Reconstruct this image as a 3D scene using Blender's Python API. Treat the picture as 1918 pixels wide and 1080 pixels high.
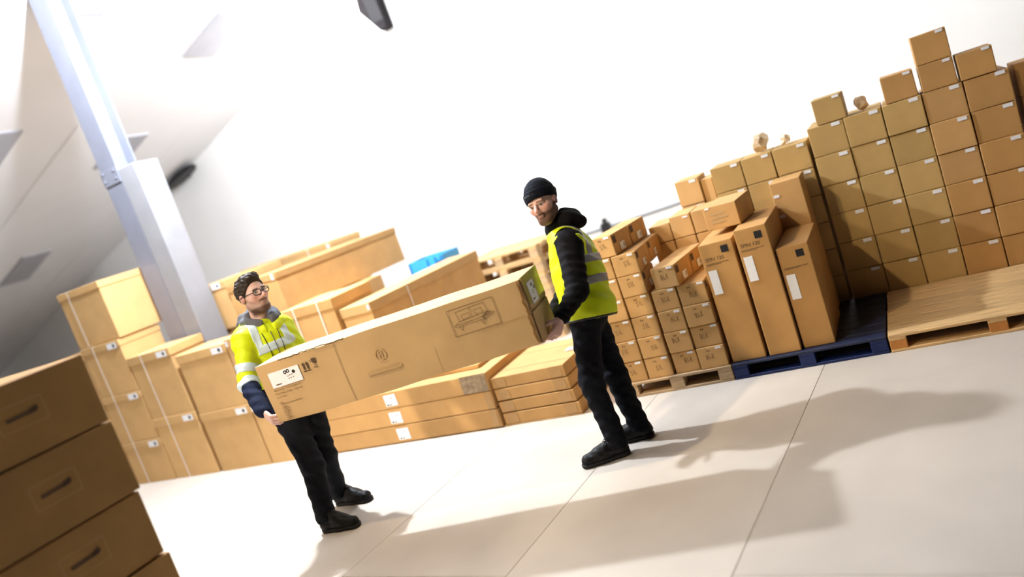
import bpy, bmesh, math, random
import numpy as np
from mathutils import Vector, Matrix, Euler

for o in list(bpy.data.objects): bpy.data.objects.remove(o, do_unlink=True)
SC = bpy.context.scene
COL = SC.collection
R_ = math.radians

# ------------------------------------------------------------------ camera
FPX, ROLL, HOFF, YAW, CAMH = 1500.0, R_(19.2), 215.0, R_(30.2), 1.875
PITCH = math.atan(HOFF / FPX)
_fh = Vector((-math.sin(YAW), math.cos(YAW), 0)); _rt = Vector((math.cos(YAW), math.sin(YAW), 0)); _z = Vector((0, 0, 1))
_fw = _fh * math.cos(PITCH) - _z * math.sin(PITCH); _up = _fh * math.sin(PITCH) + _z * math.cos(PITCH)
_ix = _rt * math.cos(ROLL) - _up * math.sin(ROLL); _iy = _rt * math.sin(ROLL) + _up * math.cos(ROLL)
cd = bpy.data.cameras.new('camera'); cam = bpy.data.objects.new('camera', cd); COL.objects.link(cam)
m = Matrix((_ix, _iy, -_fw)).transposed().to_4x4(); m.translation = Vector((0, 0, CAMH)); cam.matrix_world = m
cd.sensor_width = 36; cd.sensor_fit = 'HORIZONTAL'; cd.lens = FPX / 1918 * 36; cd.clip_start = 0.05; cd.clip_end = 100
cd.dof.use_dof = True; cd.dof.focus_distance = 4.95; cd.dof.aperture_fstop = 0.62
SC.camera = cam
# ------------------------------------------------------------------ world, lights, exposure
SC.view_settings.view_transform = 'Standard'; SC.view_settings.look = 'None'; SC.view_settings.gamma = 1
SC.view_settings.use_curve_mapping = False; SC.view_settings.exposure = 0.0
wd = bpy.data.worlds.new('world'); SC.world = wd; wd.use_nodes = True
bg = wd.node_tree.nodes['Background']; bg.inputs[0].default_value = (1.0, 0.82, 0.62, 1); bg.inputs[1].default_value = 0.015

def lamp(name, loc, target, power, size, color, kind='AREA', spread=None):
    l = bpy.data.lights.new(name, kind); l.energy = power; l.color = color
    if kind == 'AREA':
        l.shape = 'DISK'; l.size = size
        if spread: l.spread = R_(spread)
    else: l.shadow_soft_size = size
    o = bpy.data.objects.new(name, l); COL.objects.link(o); o.location = loc
    d = Vector(target) - Vector(loc); o.rotation_euler = d.to_track_quat('-Z', 'Y').to_euler()
    return o
lamp('roof_floodlight_light', (-5.2, 4.7, 4.3), (-3.2, 4.0, 0.6), 1250, 0.07, (0.87, 0.95, 1.06), 'POINT')
lamp('aisle_floodlight_light', (-3.3, 2.1, 4.5), (-1.7, 5.2, 0.5), 42, 0.14, (1.0, 0.80, 0.54), 'AREA', 105)
lamp('added_front_fill_light', (-4.6, -1.0, 3.9), (-4.3, 4.3, 0.8), 45, 0.35, (1.0, 0.88, 0.72), 'AREA', 75)  # added fill lamp behind the camera, brightens the camera-facing sides
for wx, wz, wp in ((-6.6, 5.05, 225), (-3.2, 5.6, 110), (1.2, 5.6, 105)):
    lamp('added_wall_wash_light', (wx, 9.0, wz), (wx - (2.6 if wx < -5 else 0), 10.4, wz - 1.9), wp, 0.5, (0.96, 0.98, 1.0), 'AREA', 150)  # added lamps without fixtures, put in to whiten the back wall

# ------------------------------------------------------------------ helpers
def tag(o, label=None, cat=None, group=None, kind=None):
    if label: o['label'] = label
    if cat: o['category'] = cat
    if group: o['group'] = group
    if kind: o['kind'] = kind
    return o
def link(name, me, mat=None, parent=None, loc=None, rot=None):
    o = bpy.data.objects.new(name, me); COL.objects.link(o)
    if mat is not None and me is not None and len(me.materials) == 0: me.materials.append(mat)
    if parent is not None: o.parent = parent
    if loc is not None: o.location = loc
    if rot is not None: o.rotation_euler = rot
    return o
def empty(name, loc, rz=0, rot=None):
    o = bpy.data.objects.new(name, None); COL.objects.link(o); o.location = loc
    o.rotation_euler = rot if rot else (0, 0, rz); o.empty_display_size = 0.1
    return o
def bm_mesh(bm, name, smooth=False):
    me = bpy.data.meshes.new(name); bm.to_mesh(me); bm.free()
    if smooth: me.polygons.foreach_set('use_smooth', [True] * len(me.polygons))
    return me
def box_bm(x0, x1, y0, y1, z0, z1, bev=0.0, seg=1, bm=None, rot=None):
    b = bmesh.new(); r = bmesh.ops.create_cube(b, size=1)
    bmesh.ops.scale(b, vec=(x1 - x0, y1 - y0, z1 - z0), verts=b.verts)
    if bev > 0: bmesh.ops.bevel(b, geom=list(b.edges), offset=bev, segments=seg, affect='EDGES', profile=0.5)
    if rot is not None: bmesh.ops.transform(b, matrix=rot, verts=b.verts)
    bmesh.ops.translate(b, vec=((x0 + x1) / 2, (y0 + y1) / 2, (z0 + z1) / 2), verts=b.verts)
    if bm is None: return b
    t = bpy.data.meshes.new('tmp'); b.to_mesh(t); b.free(); bm.from_mesh(t); bpy.data.meshes.remove(t); return bm
_cache = {}
def box_me(name, w, d, h, bev=0.004, seg=1):
    """box standing on z=0, centred in x and y; shared mesh data"""
    k = (name, round(w, 4), round(d, 4), round(h, 4), bev, seg)
    if k not in _cache: _cache[k] = bm_mesh(box_bm(-w/2, w/2, -d/2, d/2, 0, h, bev, seg), name)
    return _cache[k]
def ribbon(bm, pts, w, y=0.0):
    """flat stroke in the x-z plane (facing -y) along pts, width w"""
    for (a, b) in zip(pts[:-1], pts[1:]):
        ax, az = a; bx, bz = b; L = math.hypot(bx - ax, bz - az)
        if L < 1e-6: continue
        tx, tz = (bx - ax) / L, (bz - az) / L; nx, nz = -tz * w / 2, tx * w / 2; ex, ez = tx * w * .35, tz * w * .35
        vs = [bm.verts.new((ax - ex + nx, y, az - ez + nz)), bm.verts.new((ax - ex - nx, y, az - ez - nz)),
              bm.verts.new((bx + ex - nx, y, bz + ez - nz)), bm.verts.new((bx + ex + nx, y, bz + ez + nz))]
        bm.faces.new(vs)
def disc(bm, cx, cz, r, y=0.0, n=20, r2=0.0):
    for i in range(n):
        a, b = 2 * math.pi * i / n, 2 * math.pi * (i + 1) / n
        P = [(cx + r * math.cos(a), y, cz + r * math.sin(a)), (cx + r * math.cos(b), y, cz + r * math.sin(b)),
             (cx + r2 * math.cos(b), y, cz + r2 * math.sin(b)), (cx + r2 * math.cos(a), y, cz + r2 * math.sin(a))]
        if r2 == 0: P = P[:3]
        bm.faces.new([bm.verts.new(p) for p in P])
def text_me(body, size, name='printed_text', extrude=0.0):
    k = ('txt', body, size)
    if k in _cache: return _cache[k]
    c = bpy.data.curves.new(name, 'FONT'); c.body = body; c.size = size; c.extrude = extrude; c.resolution_u = 3; c.align_x = 'LEFT'
    t = bpy.data.objects.new('tmp_text', c); COL.objects.link(t)
    dg = bpy.context.evaluated_depsgraph_get(); me = bpy.data.meshes.new_from_object(t.evaluated_get(dg)); me.name = name
    me.materials.clear()
    bpy.data.objects.remove(t, do_unlink=True); bpy.data.curves.remove(c)
    _cache[k] = me; return me

# ------------------------------------------------------------------ materials
def new_mat(name):
    mt = bpy.data.materials.new(name); mt.use_nodes = True; nt = mt.node_tree
    return mt, nt, nt.nodes['Principled BSDF']
def plain(name, col, rough=0.6, noise=0.0, scale=8, bump=0.0, bscale=60, metal=0.0, spec=0.4, coord='Object', rnd=0.0, stretch=None, emis=None):
    mt, nt, b = new_mat(name); N, L = nt.nodes, nt.links
    b.inputs['Roughness'].default_value = rough; b.inputs['Metallic'].default_value = metal
    b.inputs['Specular IOR Level'].default_value = spec
    tc = N.new('ShaderNodeTexCoord'); src = tc.outputs[coord]
    if stretch:
        mp = N.new('ShaderNodeMapping'); mp.inputs['Scale'].default_value = stretch; L.new(src, mp.inputs[0]); src = mp.outputs[0]
    rgb = N.new('ShaderNodeRGB'); rgb.outputs[0].default_value = (*col, 1); out = rgb.outputs[0]
    if noise > 0:
        nz = N.new('ShaderNodeTexNoise'); nz.inputs['Scale'].default_value = scale; nz.inputs['Detail'].default_value = 5; L.new(src, nz.inputs['Vector'])
        mr = N.new('ShaderNodeMapRange'); mr.inputs[1].default_value = .3; mr.inputs[2].default_value = .7; mr.inputs[3].default_value = 1 - noise; mr.inputs[4].default_value = 1 + noise * .6
        L.new(nz.outputs['Fac'], mr.inputs[0])
        mx = N.new('ShaderNodeVectorMath'); mx.operation = 'SCALE'; L.new(out, mx.inputs[0]); L.new(mr.outputs[0], mx.inputs['Scale']); out = mx.outputs[0]
    if rnd > 0:
        oi = N.new('ShaderNodeObjectInfo'); mr = N.new('ShaderNodeMapRange'); mr.inputs[3].default_value = 1 - rnd; mr.inputs[4].default_value = 1 + rnd
        L.new(oi.outputs['Random'], mr.inputs[0])
        mx = N.new('ShaderNodeVectorMath'); mx.operation = 'SCALE'; L.new(out, mx.inputs[0]); L.new(mr.outputs[0], mx.inputs['Scale']); out = mx.outputs[0]
    L.new(out, b.inputs['Base Color'])
    if bump > 0:
        n2 = N.new('ShaderNodeTexNoise'); n2.inputs['Scale'].default_value = bscale; n2.inputs['Detail'].default_value = 3; L.new(src, n2.inputs['Vector'])
        bp = N.new('ShaderNodeBump'); bp.inputs['Strength'].default_value = bump; bp.inputs['Distance'].default_value = .01
        L.new(n2.outputs['Fac'], bp.inputs['Height']); L.new(bp.outputs[0], b.inputs['Normal'])
    return mt
M = {}
CARD = (0.56, 0.325, 0.125)
M['card'] = plain('cardboard', CARD, .75, .10, 5, .12, 14, spec=.25, rnd=.09)
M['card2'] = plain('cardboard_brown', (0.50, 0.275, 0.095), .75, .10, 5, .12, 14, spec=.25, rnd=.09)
M['card3'] = plain('cardboard_olive', (0.50, 0.325, 0.12), .75, .10, 5, .12, 14, spec=.25, rnd=.08)
M['cardshaded'] = plain('cardboard_painted_shade', (0.34, 0.19, 0.068), .75, .12, 5, .12, 14, spec=.2, rnd=.06)  # cardboard darkened so its colour carries the shade on the foreground stack
M['cardfar'] = plain('cardboard_pale', (0.60, 0.37, 0.155), .75, .08, 5, .1, 14, spec=.25, rnd=.06)
M['cardcarry'] = plain('cardboard_carried', (0.56, 0.37, 0.175), .7, .10, 3, .22, 5, spec=.3)
M['tape'] = plain('brown_tape', (0.46, 0.27, 0.10), .25, .05, 20, spec=.5)
M['tapedirty'] = plain('scuffed_tape', (0.36, 0.26, 0.16), .5, .45, 26, .2, 40, spec=.4)
M['label'] = plain('paper_label', (0.86, 0.87, 0.90), .55, .03, 30)
M['ink'] = plain('black_ink', (0.012, 0.011, 0.012), .6)
M['print'] = plain('brown_print', (0.09, 0.052, 0.025), .7)
M['pen'] = plain('pen_marks', (0.16, 0.085, 0.03), .7)
M['faint'] = plain('faint_print', (0.505, 0.33, 0.155), .75)
M['strap'] = plain('white_strapping', (0.85, 0.78, 0.68), .4)
M['wall'] = plain('white_plaster', (0.86, 0.85, 0.83), .85, .035, 1.2, .15, 9)
M['roof'] = plain('white_roof_board', (0.83, 0.82, 0.835), .8, .04, 1.0, .08, 6)
M['roofpanel'] = plain('grey_roof_panel', (0.42, 0.42, 0.46), .5, .08, 3)
M['floor'] = plain('pale_floor_board', (0.55, 0.485, 0.41), .62, .10, 1.6, .12, 18, rnd=.035)
M['joint'] = plain('floor_joint', (0.42, 0.35, 0.28), .9)
M['steel'] = plain('painted_steel', (0.20, 0.205, 0.245), .32, .08, 4, spec=.6)
M['concrete'] = plain('painted_casing', (0.26, 0.255, 0.265), .7, .08, 5)
M['black'] = plain('black_plastic', (0.010, 0.010, 0.012), .45)
M['darkmetal'] = plain('dark_metal', (0.014, 0.012, 0.013), .85, .2, 6, spec=.1)
M['cable'] = plain('grey_cable', (0.10, 0.12, 0.15), .5)
M['wood'] = plain('pine_board', (0.62, 0.40, 0.18), .7, .28, 5, .2, 30, rnd=.14, stretch=(1.2, 14, 14))
M['woodold'] = plain('weathered_board', (0.50, 0.34, 0.185), .8, .35, 5, .2, 30, rnd=.15, stretch=(1.2, 14, 14))
M['woodorange'] = plain('pallet_block_orange', (0.50, 0.20, 0.045), .75, .2, 9)
M['woodblue'] = plain('blue_painted_board', (0.003, 0.014, 0.09), .55, .35, 6, .15, 30, rnd=.12, stretch=(1.2, 10, 10))
M['woodnavy'] = plain('navy_painted_board', (0.012, 0.02, 0.055), .5, .4, 6, .15, 30, rnd=.12, stretch=(1.2, 10, 10))
M['bluecrate'] = plain('blue_plastic_crate', (0.05, 0.36, 0.72), .4, .05, 6)
M['bluecratedark'] = plain('blue_plastic_rib', (0.015, 0.12, 0.36), .4)
M['paper'] = plain('packing_paper', (0.72, 0.56, 0.38), .8, .1, 12)
M['filmvesttint'] = plain('clear_tape', (0.52, 0.43, 0.10), .18, .1, 12, spec=.7)  # yellow reflection of the vest put into the tape colour

# ------------------------------------------------------------------ setting
ROOF_S, ROOF_Z0, ROOF_X0 = 0.297, 7.19, 0.0
def roof_z(x): return ROOF_Z0 + ROOF_S * (x - ROOF_X0)
WALLY = 10.4; RIDGE = 3.0
# floor: dark base and a grid of boards
fl = link('floor', box_me('floor', 30, 22, .03, 0), M['joint'], loc=(-5, 1.5, -.033)); tag(fl, 'pale beige floor of large boards with thin joints', 'floor', kind='structure')
fa = R_(-3.5); fdx, fdy = Vector((math.cos(fa), math.sin(fa), 0)), Vector((-math.sin(fa), math.cos(fa), 0))
SW, SL = 1.157, 2.44
jx = -1.111 * math.cos(fa) + 3.4 * math.sin(fa)   # along-fdx coordinate of one joint line
jx = Vector((-1.111, 3.4, 0)).dot(fdx)
for i in range(-12, 5):
    for j in range(-3, 5):
        c = fdx * (jx + (i + .5) * SW) + fdy * (1.62 + (j + .5) * SL + (0 if i % 2 else 1.2))
        if c.y > 9.6 or c.y < -3.2: continue
        link('floor_board', box_me('floor_board', SW - .0025, SL - .0025, .024, .0015), M['floor'], parent=fl, loc=(c.x + 5, c.y - 1.5, .033 - .024), rot=(0, 0, fa))
# back wall (gable shaped)
def poly_slab(name, pts, d, mat):
    """pts: outline in x-z; slab from y=0 to y=d"""
    bm = bmesh.new(); a = [bm.verts.new((x, 0, z)) for x, z in pts]; b = [bm.verts.new((x, d, z)) for x, z in pts]; n = len(pts)
    bm.faces.new(a); bm.faces.new(b[::-1])
    for i in range(n): bm.faces.new([a[(i+1) % n], a[i], b[i], b[(i+1) % n]])
    bmesh.ops.recalc_face_normals(bm, faces=bm.faces)
    return link(name, bm_mesh(bm, name), mat)
XL, XR = -20.5, 8.0
wb = poly_slab('wall_back', [(XL, -.03), (XR, -.03), (XR, roof_z(2 * RIDGE - XR)), (RIDGE, roof_z(RIDGE)), (XL, roof_z(XL))], .2, M['wall'])
wb.location.y = WALLY; tag(wb, 'white plastered gable wall behind the boxes', 'wall', kind='structure')
wl = link('wall_left', box_me('wall_left', .2, 6.5, roof_z(XL) + .2, 0), M['wall'], loc=(XL - .1, 7.2, -.03)); tag(wl, 'low white wall under the eave', 'wall', kind='structure')
RXE, RY0 = -2.0, 1.6      # the part of the roof that the picture can see
rf = poly_slab('roof', [(XL, roof_z(XL)), (RXE, roof_z(RXE)), (RXE, roof_z(RXE) + .15), (XL, roof_z(XL) + .15)], WALLY + .2 - RY0, M['roof'])
rf.name = 'ceiling'; rf.location.y = RY0; tag(rf, 'white sloping roof lining with grey panels', 'ceiling', kind='structure')
ra = math.atan(ROOF_S)
def roof_panel(x0, x1, y0, y1):
    xc, yc = (x0 + x1) / 2, (y0 + y1) / 2; L = (x1 - x0) / math.cos(ra)
    link('roof_panel', box_me('roof_panel', L, y1 - y0, .03, .003), M['roofpanel'], parent=rf, loc=(xc, yc - RY0, roof_z(xc) - .022), rot=(0, -ra, 0))
for (x0, x1) in ((-8.39, -7.51), (-11.0, -10.2), (-14.6, -13.6)): roof_panel(x0, x1, 8.15, 8.69)
for (x0, x1) in ((-10.55, -9.7), (-7.6, -6.85), (-13.7, -12.7)): roof_panel(x0, x1, 5.93, 6.48)
# seams between roof boards
for y in (7.28, 9.45): link('roof_batten', box_me('roof_batten', (RXE - XL) / math.cos(ra), .018, .012, .002), M['roof'], parent=rf, loc=((RXE + XL) / 2, y - RY0, roof_z((RXE + XL) / 2) - .008), rot=(0, -ra, 0))
# pillar
PX0, PX1, PX2, PY0 = -7.345, -7.085, -6.825, 5.5
pl = empty('pillar', (PX0, PY0, 0)); tag(pl, 'tall grey pillar with a boxed lower half between the boxes', 'pillar', kind='structure')
pz = roof_z(PX0 + .13) - .01
bm = bmesh.new()   # I-section steel post
W = PX1 - PX0
for (x0, x1, y0, y1) in ((0, W, 0, .02), (0, W, .24, .26), (W/2 - .008, W/2 + .008, .02, .24)): box_bm(x0, x1, y0, y1, 0, pz - .03, 0, bm=bm)
link('post', bm_mesh(bm, 'post'), M['steel'], parent=pl)
link('casing', box_me('casing', PX2 - PX1 - .004, .30, 3.14, .006), M['concrete'], parent=pl, loc=((PX1 + PX2) / 2 - PX0, .15, 0))
link('flange_plate', box_me('flange_plate', W + .01, .012, .16, .003), M['steel'], parent=pl, loc=(W / 2, -.007, 3.02))
for s in (-1, 1):
    for z in (3.06, 3.14): link('bolt', box_me('bolt', .022, .012, .022, .004), M['steel'], parent=pl, loc=(W / 2 + s * .09, -.018, z))
# ------------------------------------------------------------------ cartons
rng = random.Random(7)
ORD = ['first', 'second', 'third', 'fourth', 'fifth', 'sixth', 'seventh', 'eighth']
def carton_me(w, d, h, var):
    k = ('carton', round(w, 3), round(d, 3), round(h, 3), var)
    if k in _cache: return _cache[k]
    r = random.Random(hash((round(w*1000), round(d*1000), round(h*1000), var)) & 0xffff)
    bm = bmesh.new(); bmesh.ops.create_cube(bm, size=1)
    bmesh.ops.scale(bm, vec=(w, d, h), verts=bm.verts); bmesh.ops.translate(bm, vec=(0, 0, h / 2), verts=bm.verts)
    for v in bm.verts:
        if v.co.z > h / 2: v.co.z -= r.uniform(0, .005)
        v.co.x *= 1 - r.uniform(0, .006) / w; v.co.y *= 1 - r.uniform(0, .004) / d
    bmesh.ops.bevel(bm, geom=list(bm.edges), offset=min(.006, h * .06), segments=2, affect='EDGES', profile=.6)
    me = bm_mesh(bm, 'carton'); _cache[k] = me; return me
GA = R_(2.0); GO = Vector((-2.233, 5.191, 0)); gc, gs = math.cos(GA), math.sin(GA)
def G(x, y, z=0): return Vector((GO.x + x * gc - y * gs, GO.y + x * gs + y * gc, z))
def carton(x0, x1, y0, y1, z0, z1, label, mat='card', group=None, frame='W', rz=0.0, name='carton'):
    """rectangular carton between the given planes; frame 'G' = the pallets' frame, turned 2 degrees"""
    w, d, h = x1 - x0, y1 - y0, z1 - z0
    me = carton_me(w, d, h - .001, rng.randrange(3))
    if len(me.materials) and me.materials[0] != M[mat]:
        me = me.copy(); me.materials.clear()
    c = Vector(((x0 + x1) / 2, (y0 + y1) / 2, z0))
    if frame == 'G': c = G(c.x, c.y, z0)
    o = link(name, me, M[mat], loc=c, rot=(0, 0, (GA if frame == 'G' else 0) + rz + R_(rng.uniform(-.12, .12))))
    tag(o, label, 'carton', group); o['whd'] = (w, h, d)
    return o
def put(o, name, me, mat, x, z, face='F', off=.0012, rot=0.0, label=None):
    """stick a flat piece (drawn in x-z, facing -y) on the front (F) or right (R) face or top (T); x from the face's left edge, z from its bottom"""
    w, h, d = o['whd']
    if face == 'F': l, r = (x - w / 2, -d / 2 - off, z), (0, rot, 0)
    elif face == 'R': l, r = (w / 2 + off, x - d / 2, z), (0, rot, math.pi / 2)
    p = link(name, me, M[mat] if isinstance(mat, str) else mat, parent=o, loc=l, rot=r)
    if label: p['label'] = label
    return p
def slip(w, h, t=.0012):
    k = ('slip', round(w, 4), round(h, 4))
    if k not in _cache: _cache[k] = bm_mesh(box_bm(0, w, -t, t * .2, 0, h), 'label_sticker')
    return _cache[k]
LET = {'S': [[(.55, .88), (.35, 1), (.1, .85), (.15, .6), (.45, .45), (.5, .2), (.3, 0), (.02, .12)]],
       'I': [[(.2, 1), (.25, 0)]], 'L': [[(.1, 1), (.12, .05), (.55, .1)]],
       'B': [[(.08, 0), (.1, 1), (.45, .9), (.42, .58), (.12, .52), (.52, .4), (.5, .1), (.08, 0)]],
       'K': [[(.08, 0), (.1, 1)], [(.5, .95), (.1, .45), (.52, 0)]]}
def pen_me(word, h, var):
    k = ('pen', word, h, var)
    if k in _cache: return _cache[k]
    r = random.Random(var * 31 + len(word)); bm = bmesh.new(); x = 0
    for ch in word:
        dy = r.uniform(-.12, .12)
        for st in LET[ch]: ribbon(bm, [(x + (px + r.uniform(-.05, .05)) * h * .8, (pz + dy + r.uniform(-.04, .04)) * h) for px, pz in st], h * .085)
        x += h * (.42 if ch == 'I' else .62)
    me = bm_mesh(bm, 'handwriting'); _cache[k] = me; return me
def mark_me():
    k = 'marks'
    if k not in _cache:
        bm = bmesh.new()
        for x in (0, .014): ribbon(bm, [(x, 0), (x + .004, .004)], .006); ribbon(bm, [(x + .003, 0), (x + .003, -.006)], .0025)
        _cache[k] = bm_mesh(bm, 'printed_mark')
    return _cache[k]
def icon_label(o, x, z, w, h, face):
    s = put(o, 'label_sticker', slip(w, h), 'label', x, z, face)
    bm = bmesh.new(); ribbon(bm, [(w * .72, h * .35), (w * .8, h * .75)], w * .14)
    link('label_icon', bm_mesh(bm, 'label_icon'), M['ink'], parent=s, loc=(0, -.0022, 0))
def dark_patch(o, x, z, w, h, face): put(o, 'printed_block', slip(w, h, .0006), 'print', x, z, face, .0008)

# --- stack of pen-marked cartons on the brown pallet
ZB, RH = .112, .1565
cols = [(-.150, .036, 6, 'SIL'), (.040, .228, 6, 'SIL'), (.244, .426, 4, 'BLK'), (.430, .632, 4, 'BLK')]
nth = ['leftmost', 'second from left', 'third from left', 'rightmost']
for ci, (x0, x1, n, word) in enumerate(cols):
    for ri in range(n):
        jit = rng.uniform(-.006, .006)
        for dep in range(2):
            if dep == 1 and ri < n - 1: continue
            y0 = .02 + jit + dep * .315
            if dep: lab = f'rear pen-marked carton behind the top of the {nth[ci]} column'
            else: lab = f'pen-marked {word} carton, {nth[ci]} column on brown pallet, {ORD[ri]} from bottom'
            o = carton(x0 + .002, x1 - .002, y0, y0 + .31, ZB + ri * RH, ZB + (ri + 1) * RH, lab, 'card', 'pen-marked cartons on the brown pallet', 'G')
            if not dep:
                w = x1 - x0
                put(o, 'label_sticker', slip(.042, .015), 'label', w - .062 + rng.uniform(-.006, .006), RH - .024)
                put(o, 'handwriting', pen_me(word, .034, rng.randrange(4)), 'pen', w * .36 + rng.uniform(-.02, .02), RH * .42 + rng.uniform(-.012, .012), rot=R_(rng.uniform(-6, 3)))
                put(o, 'printed_mark', mark_me(), 'print', w * .36, RH * .80)
            if ri == n - 1 or (ci == 1 and ri >= 4):
                dark_patch(o, .012, RH * .62, .045, .045, 'R'); icon_label(o, .12, RH * .12, .065, .05, 'R')
    if ci < 2:   # hidden support behind is not needed: the columns are one pallet deep
        pass
# loose cartons lying on top of that stack
for k, (x0, x1, y0, z, rz, word, lab) in enumerate([(-.055, .112, .03, ZB + 6 * RH, -7, 'SIL', 'pen-marked SIL carton lying topmost on the two left columns, nearest man'),
                                              (.30, .485, .02, ZB + 4 * RH, -7, 'BLK', 'pen-marked BLK carton lying across the two right columns')]):
    o = carton(x0, x1, y0, y0 + .30, z, z + RH, lab, 'card', 'loose cartons on the pen-marked stack', 'G', R_(rz))
    w = x1 - x0
    put(o, 'label_sticker', slip(.042, .015), 'label', w - .062, RH - .024); put(o, 'handwriting', pen_me(word, .034, k), 'pen', w * .36, RH * .4, rot=R_(-6)); put(o, 'printed_mark', mark_me(), 'print', w * .36, RH * .8)
    dark_patch(o, .012, RH * .55, .05, .05, 'R'); icon_label(o, .10, RH * .10, .08, .055, 'R')
    o2 = carton(x0 + .04, x1 + .04, y0 + .305, y0 + .60, z, z + RH, f'rear carton lying behind the loose {word} carton', 'card', 'loose cartons on the pen-marked stack', 'G', R_(rz))
    dark_patch(o2, .012, RH * .55, .05, .05, 'R'); icon_label(o2, .10, RH * .10, .08, .055, 'R')
# column of the same cartons standing further back, left of the stack, half hidden by the man
for ri in range(6):
    for ci, x0 in enumerate((-.52, -.335)):
        o = carton(x0, x0 + .182, .66, .97, ZB + ri * RH, ZB + (ri + 1) * RH, f'set-back carton left of the pen-marked stack, {["left", "right"][ci]} column, {ORD[ri]} from bottom', 'card', 'set-back cartons behind the man in the vest', 'G')
        put(o, 'label_sticker', slip(.042, .015), 'label', .12, RH - .024); put(o, 'handwriting', pen_me('SIL', .034, ri % 4), 'pen', .06, RH * .4, rot=R_(-5))
# cartons between that stack and the tower row
for (x0, x1, lab) in ((.34, .505, 'plain carton behind the loose BLK carton, left of two'), (.51, .735, 'plain carton behind the loose BLK carton, right of two')):
    o = carton(x0, x1, .66, .97, .955, 1.125, lab, 'cardfar', None, 'G'); put(o, 'label_sticker', slip(.042, .015), 'label', x1 - x0 - .06, .14)
    carton(x0, x1, .66, .97, .112, .953, 'tall carton under the ' + lab[6:], 'card', None, 'G')

o = carton(.165, .335, .66, .97, .955, 1.095, 'plain carton behind the topmost SIL cartons', 'cardfar', None, 'G')
carton(.165, .335, .66, .97, .112, .953, 'tall carton under the plain carton behind the topmost SIL cartons', 'card', None, 'G')
# --- tall cartons on the blue pallet
talls = [(.655, .885, .03, .42, .97, 'leftmost tall SPIN carton on blue pallet'), (.905, 1.118, .03, .70, 1.005, 'middle tall carton on blue pallet'), (1.128, 1.332, .06, .70, .815, 'short rightmost tall carton on blue pallet beside bare boards')]
for k, (x0, x1, y0, y1, z1, lab) in enumerate(talls):
    o = carton(x0, x1, y0, y1, .115, z1, lab, 'card2', 'tall cartons on the blue pallet', 'G'); h = z1 - .115; w = x1 - x0
    put(o, 'printed_block', slip(.048, .048, .0006), 'ink', w - .085, h - .085)
    put(o, 'label_sticker', slip(.058, .17), 'label', .02, h - .36)
    if k < 2: put(o, 'printed_text', text_me('SPIN 120', .034), 'print', .022, h - .125, rot=0).rotation_euler = (R_(90), 0, 0)
    bm = bmesh.new(); ribbon(bm, [(0, 0), (.15, 0)], .003); ribbon(bm, [(0, -.008), (.10, -.008)], .0025)
    put(o, 'printed_line', bm_mesh(bm, 'printed_line'), 'print', .022, h - .145)
o = carton(1.10, 1.318, .705, .975, .115, 1.155, 'tall brown carton standing behind the short tall carton', 'card', 'tall cartons on the blue pallet', 'G')
for z in (.93, .78): put(o, 'label_sticker', slip(.04, .022), 'label', .012, z)
o = carton(.66, .88, .425, .65, .115, .968, 'tall carton hidden behind the leftmost SPIN carton', 'card2', 'tall cartons on the blue pallet', 'G')
o = carton(.715, .955, .255, .63, 1.006, 1.175, 'carton with faint print lying on the tall SPIN cartons', 'card', None, 'G', R_(-6))
bm = bmesh.new()
for i in range(3): ribbon(bm, [(0, .03 * i), (.09 + .02 * (i % 2), .03 * i)], .014)
put(o, 'printed_text', bm_mesh(bm, 'printed_text'), 'faint', .05, .05); put(o, 'label_sticker', slip(.03, .012), 'label', .02, .15)

# --- tower of plain cartons at the right
TX = [1.415, 1.667, 1.922, 2.180, 2.432, 2.702]; TZ, TH = .108, .2205
extra = {0: [(1.49, 1.70, .185)], 2: [(1.955, 2.165, .185)], 3: [(2.192, 2.412, .185), (2.192, 2.412, .20)], 4: [(2.425, 2.642, .18)]}
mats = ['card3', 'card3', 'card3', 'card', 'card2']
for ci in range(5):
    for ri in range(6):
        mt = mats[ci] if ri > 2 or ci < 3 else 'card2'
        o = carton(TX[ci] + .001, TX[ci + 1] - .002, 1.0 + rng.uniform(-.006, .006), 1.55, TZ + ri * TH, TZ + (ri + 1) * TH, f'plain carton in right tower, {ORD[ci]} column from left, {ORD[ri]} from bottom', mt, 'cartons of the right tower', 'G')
        put(o, 'label_sticker', slip(.058, .024), 'label', TX[ci + 1] - TX[ci] - .085, TH - .032)
    z = TZ + 6 * TH
    for k, (x0, x1, h) in enumerate(extra.get(ci, [])):
        lab = {0: 'lone carton on top of the right tower\'s leftmost column', 2: 'top carton on the third column of the right tower', 3: ['lower of two cartons stacked atop the right tower', 'highest carton of all, on top of right tower'][k], 4: 'top carton on the fifth column of the right tower'}[ci]
        o = carton(x0, x1, 1.0, 1.26, z, z + h, lab, 'card3' if ci == 0 else 'card2', 'cartons of the right tower', 'G'); z += h
        put(o, 'label_sticker', slip(.045, .018), 'label', x1 - x0 - .065, h - .026)
for ci, x0 in enumerate((2.735, 2.995)):
    for ri in range(6 + ci):
        o = carton(x0, x0 + .25, 1.07, 1.42, TZ + ri * TH, TZ + (ri + 1) * TH, f'plain carton at the right picture edge, {["left", "right"][ci]} column, {ORD[ri]} from bottom', 'card2', 'cartons at the right edge', 'G')
        put(o, 'label_sticker', slip(.05, .022), 'label', .16, TH - .03)
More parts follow.
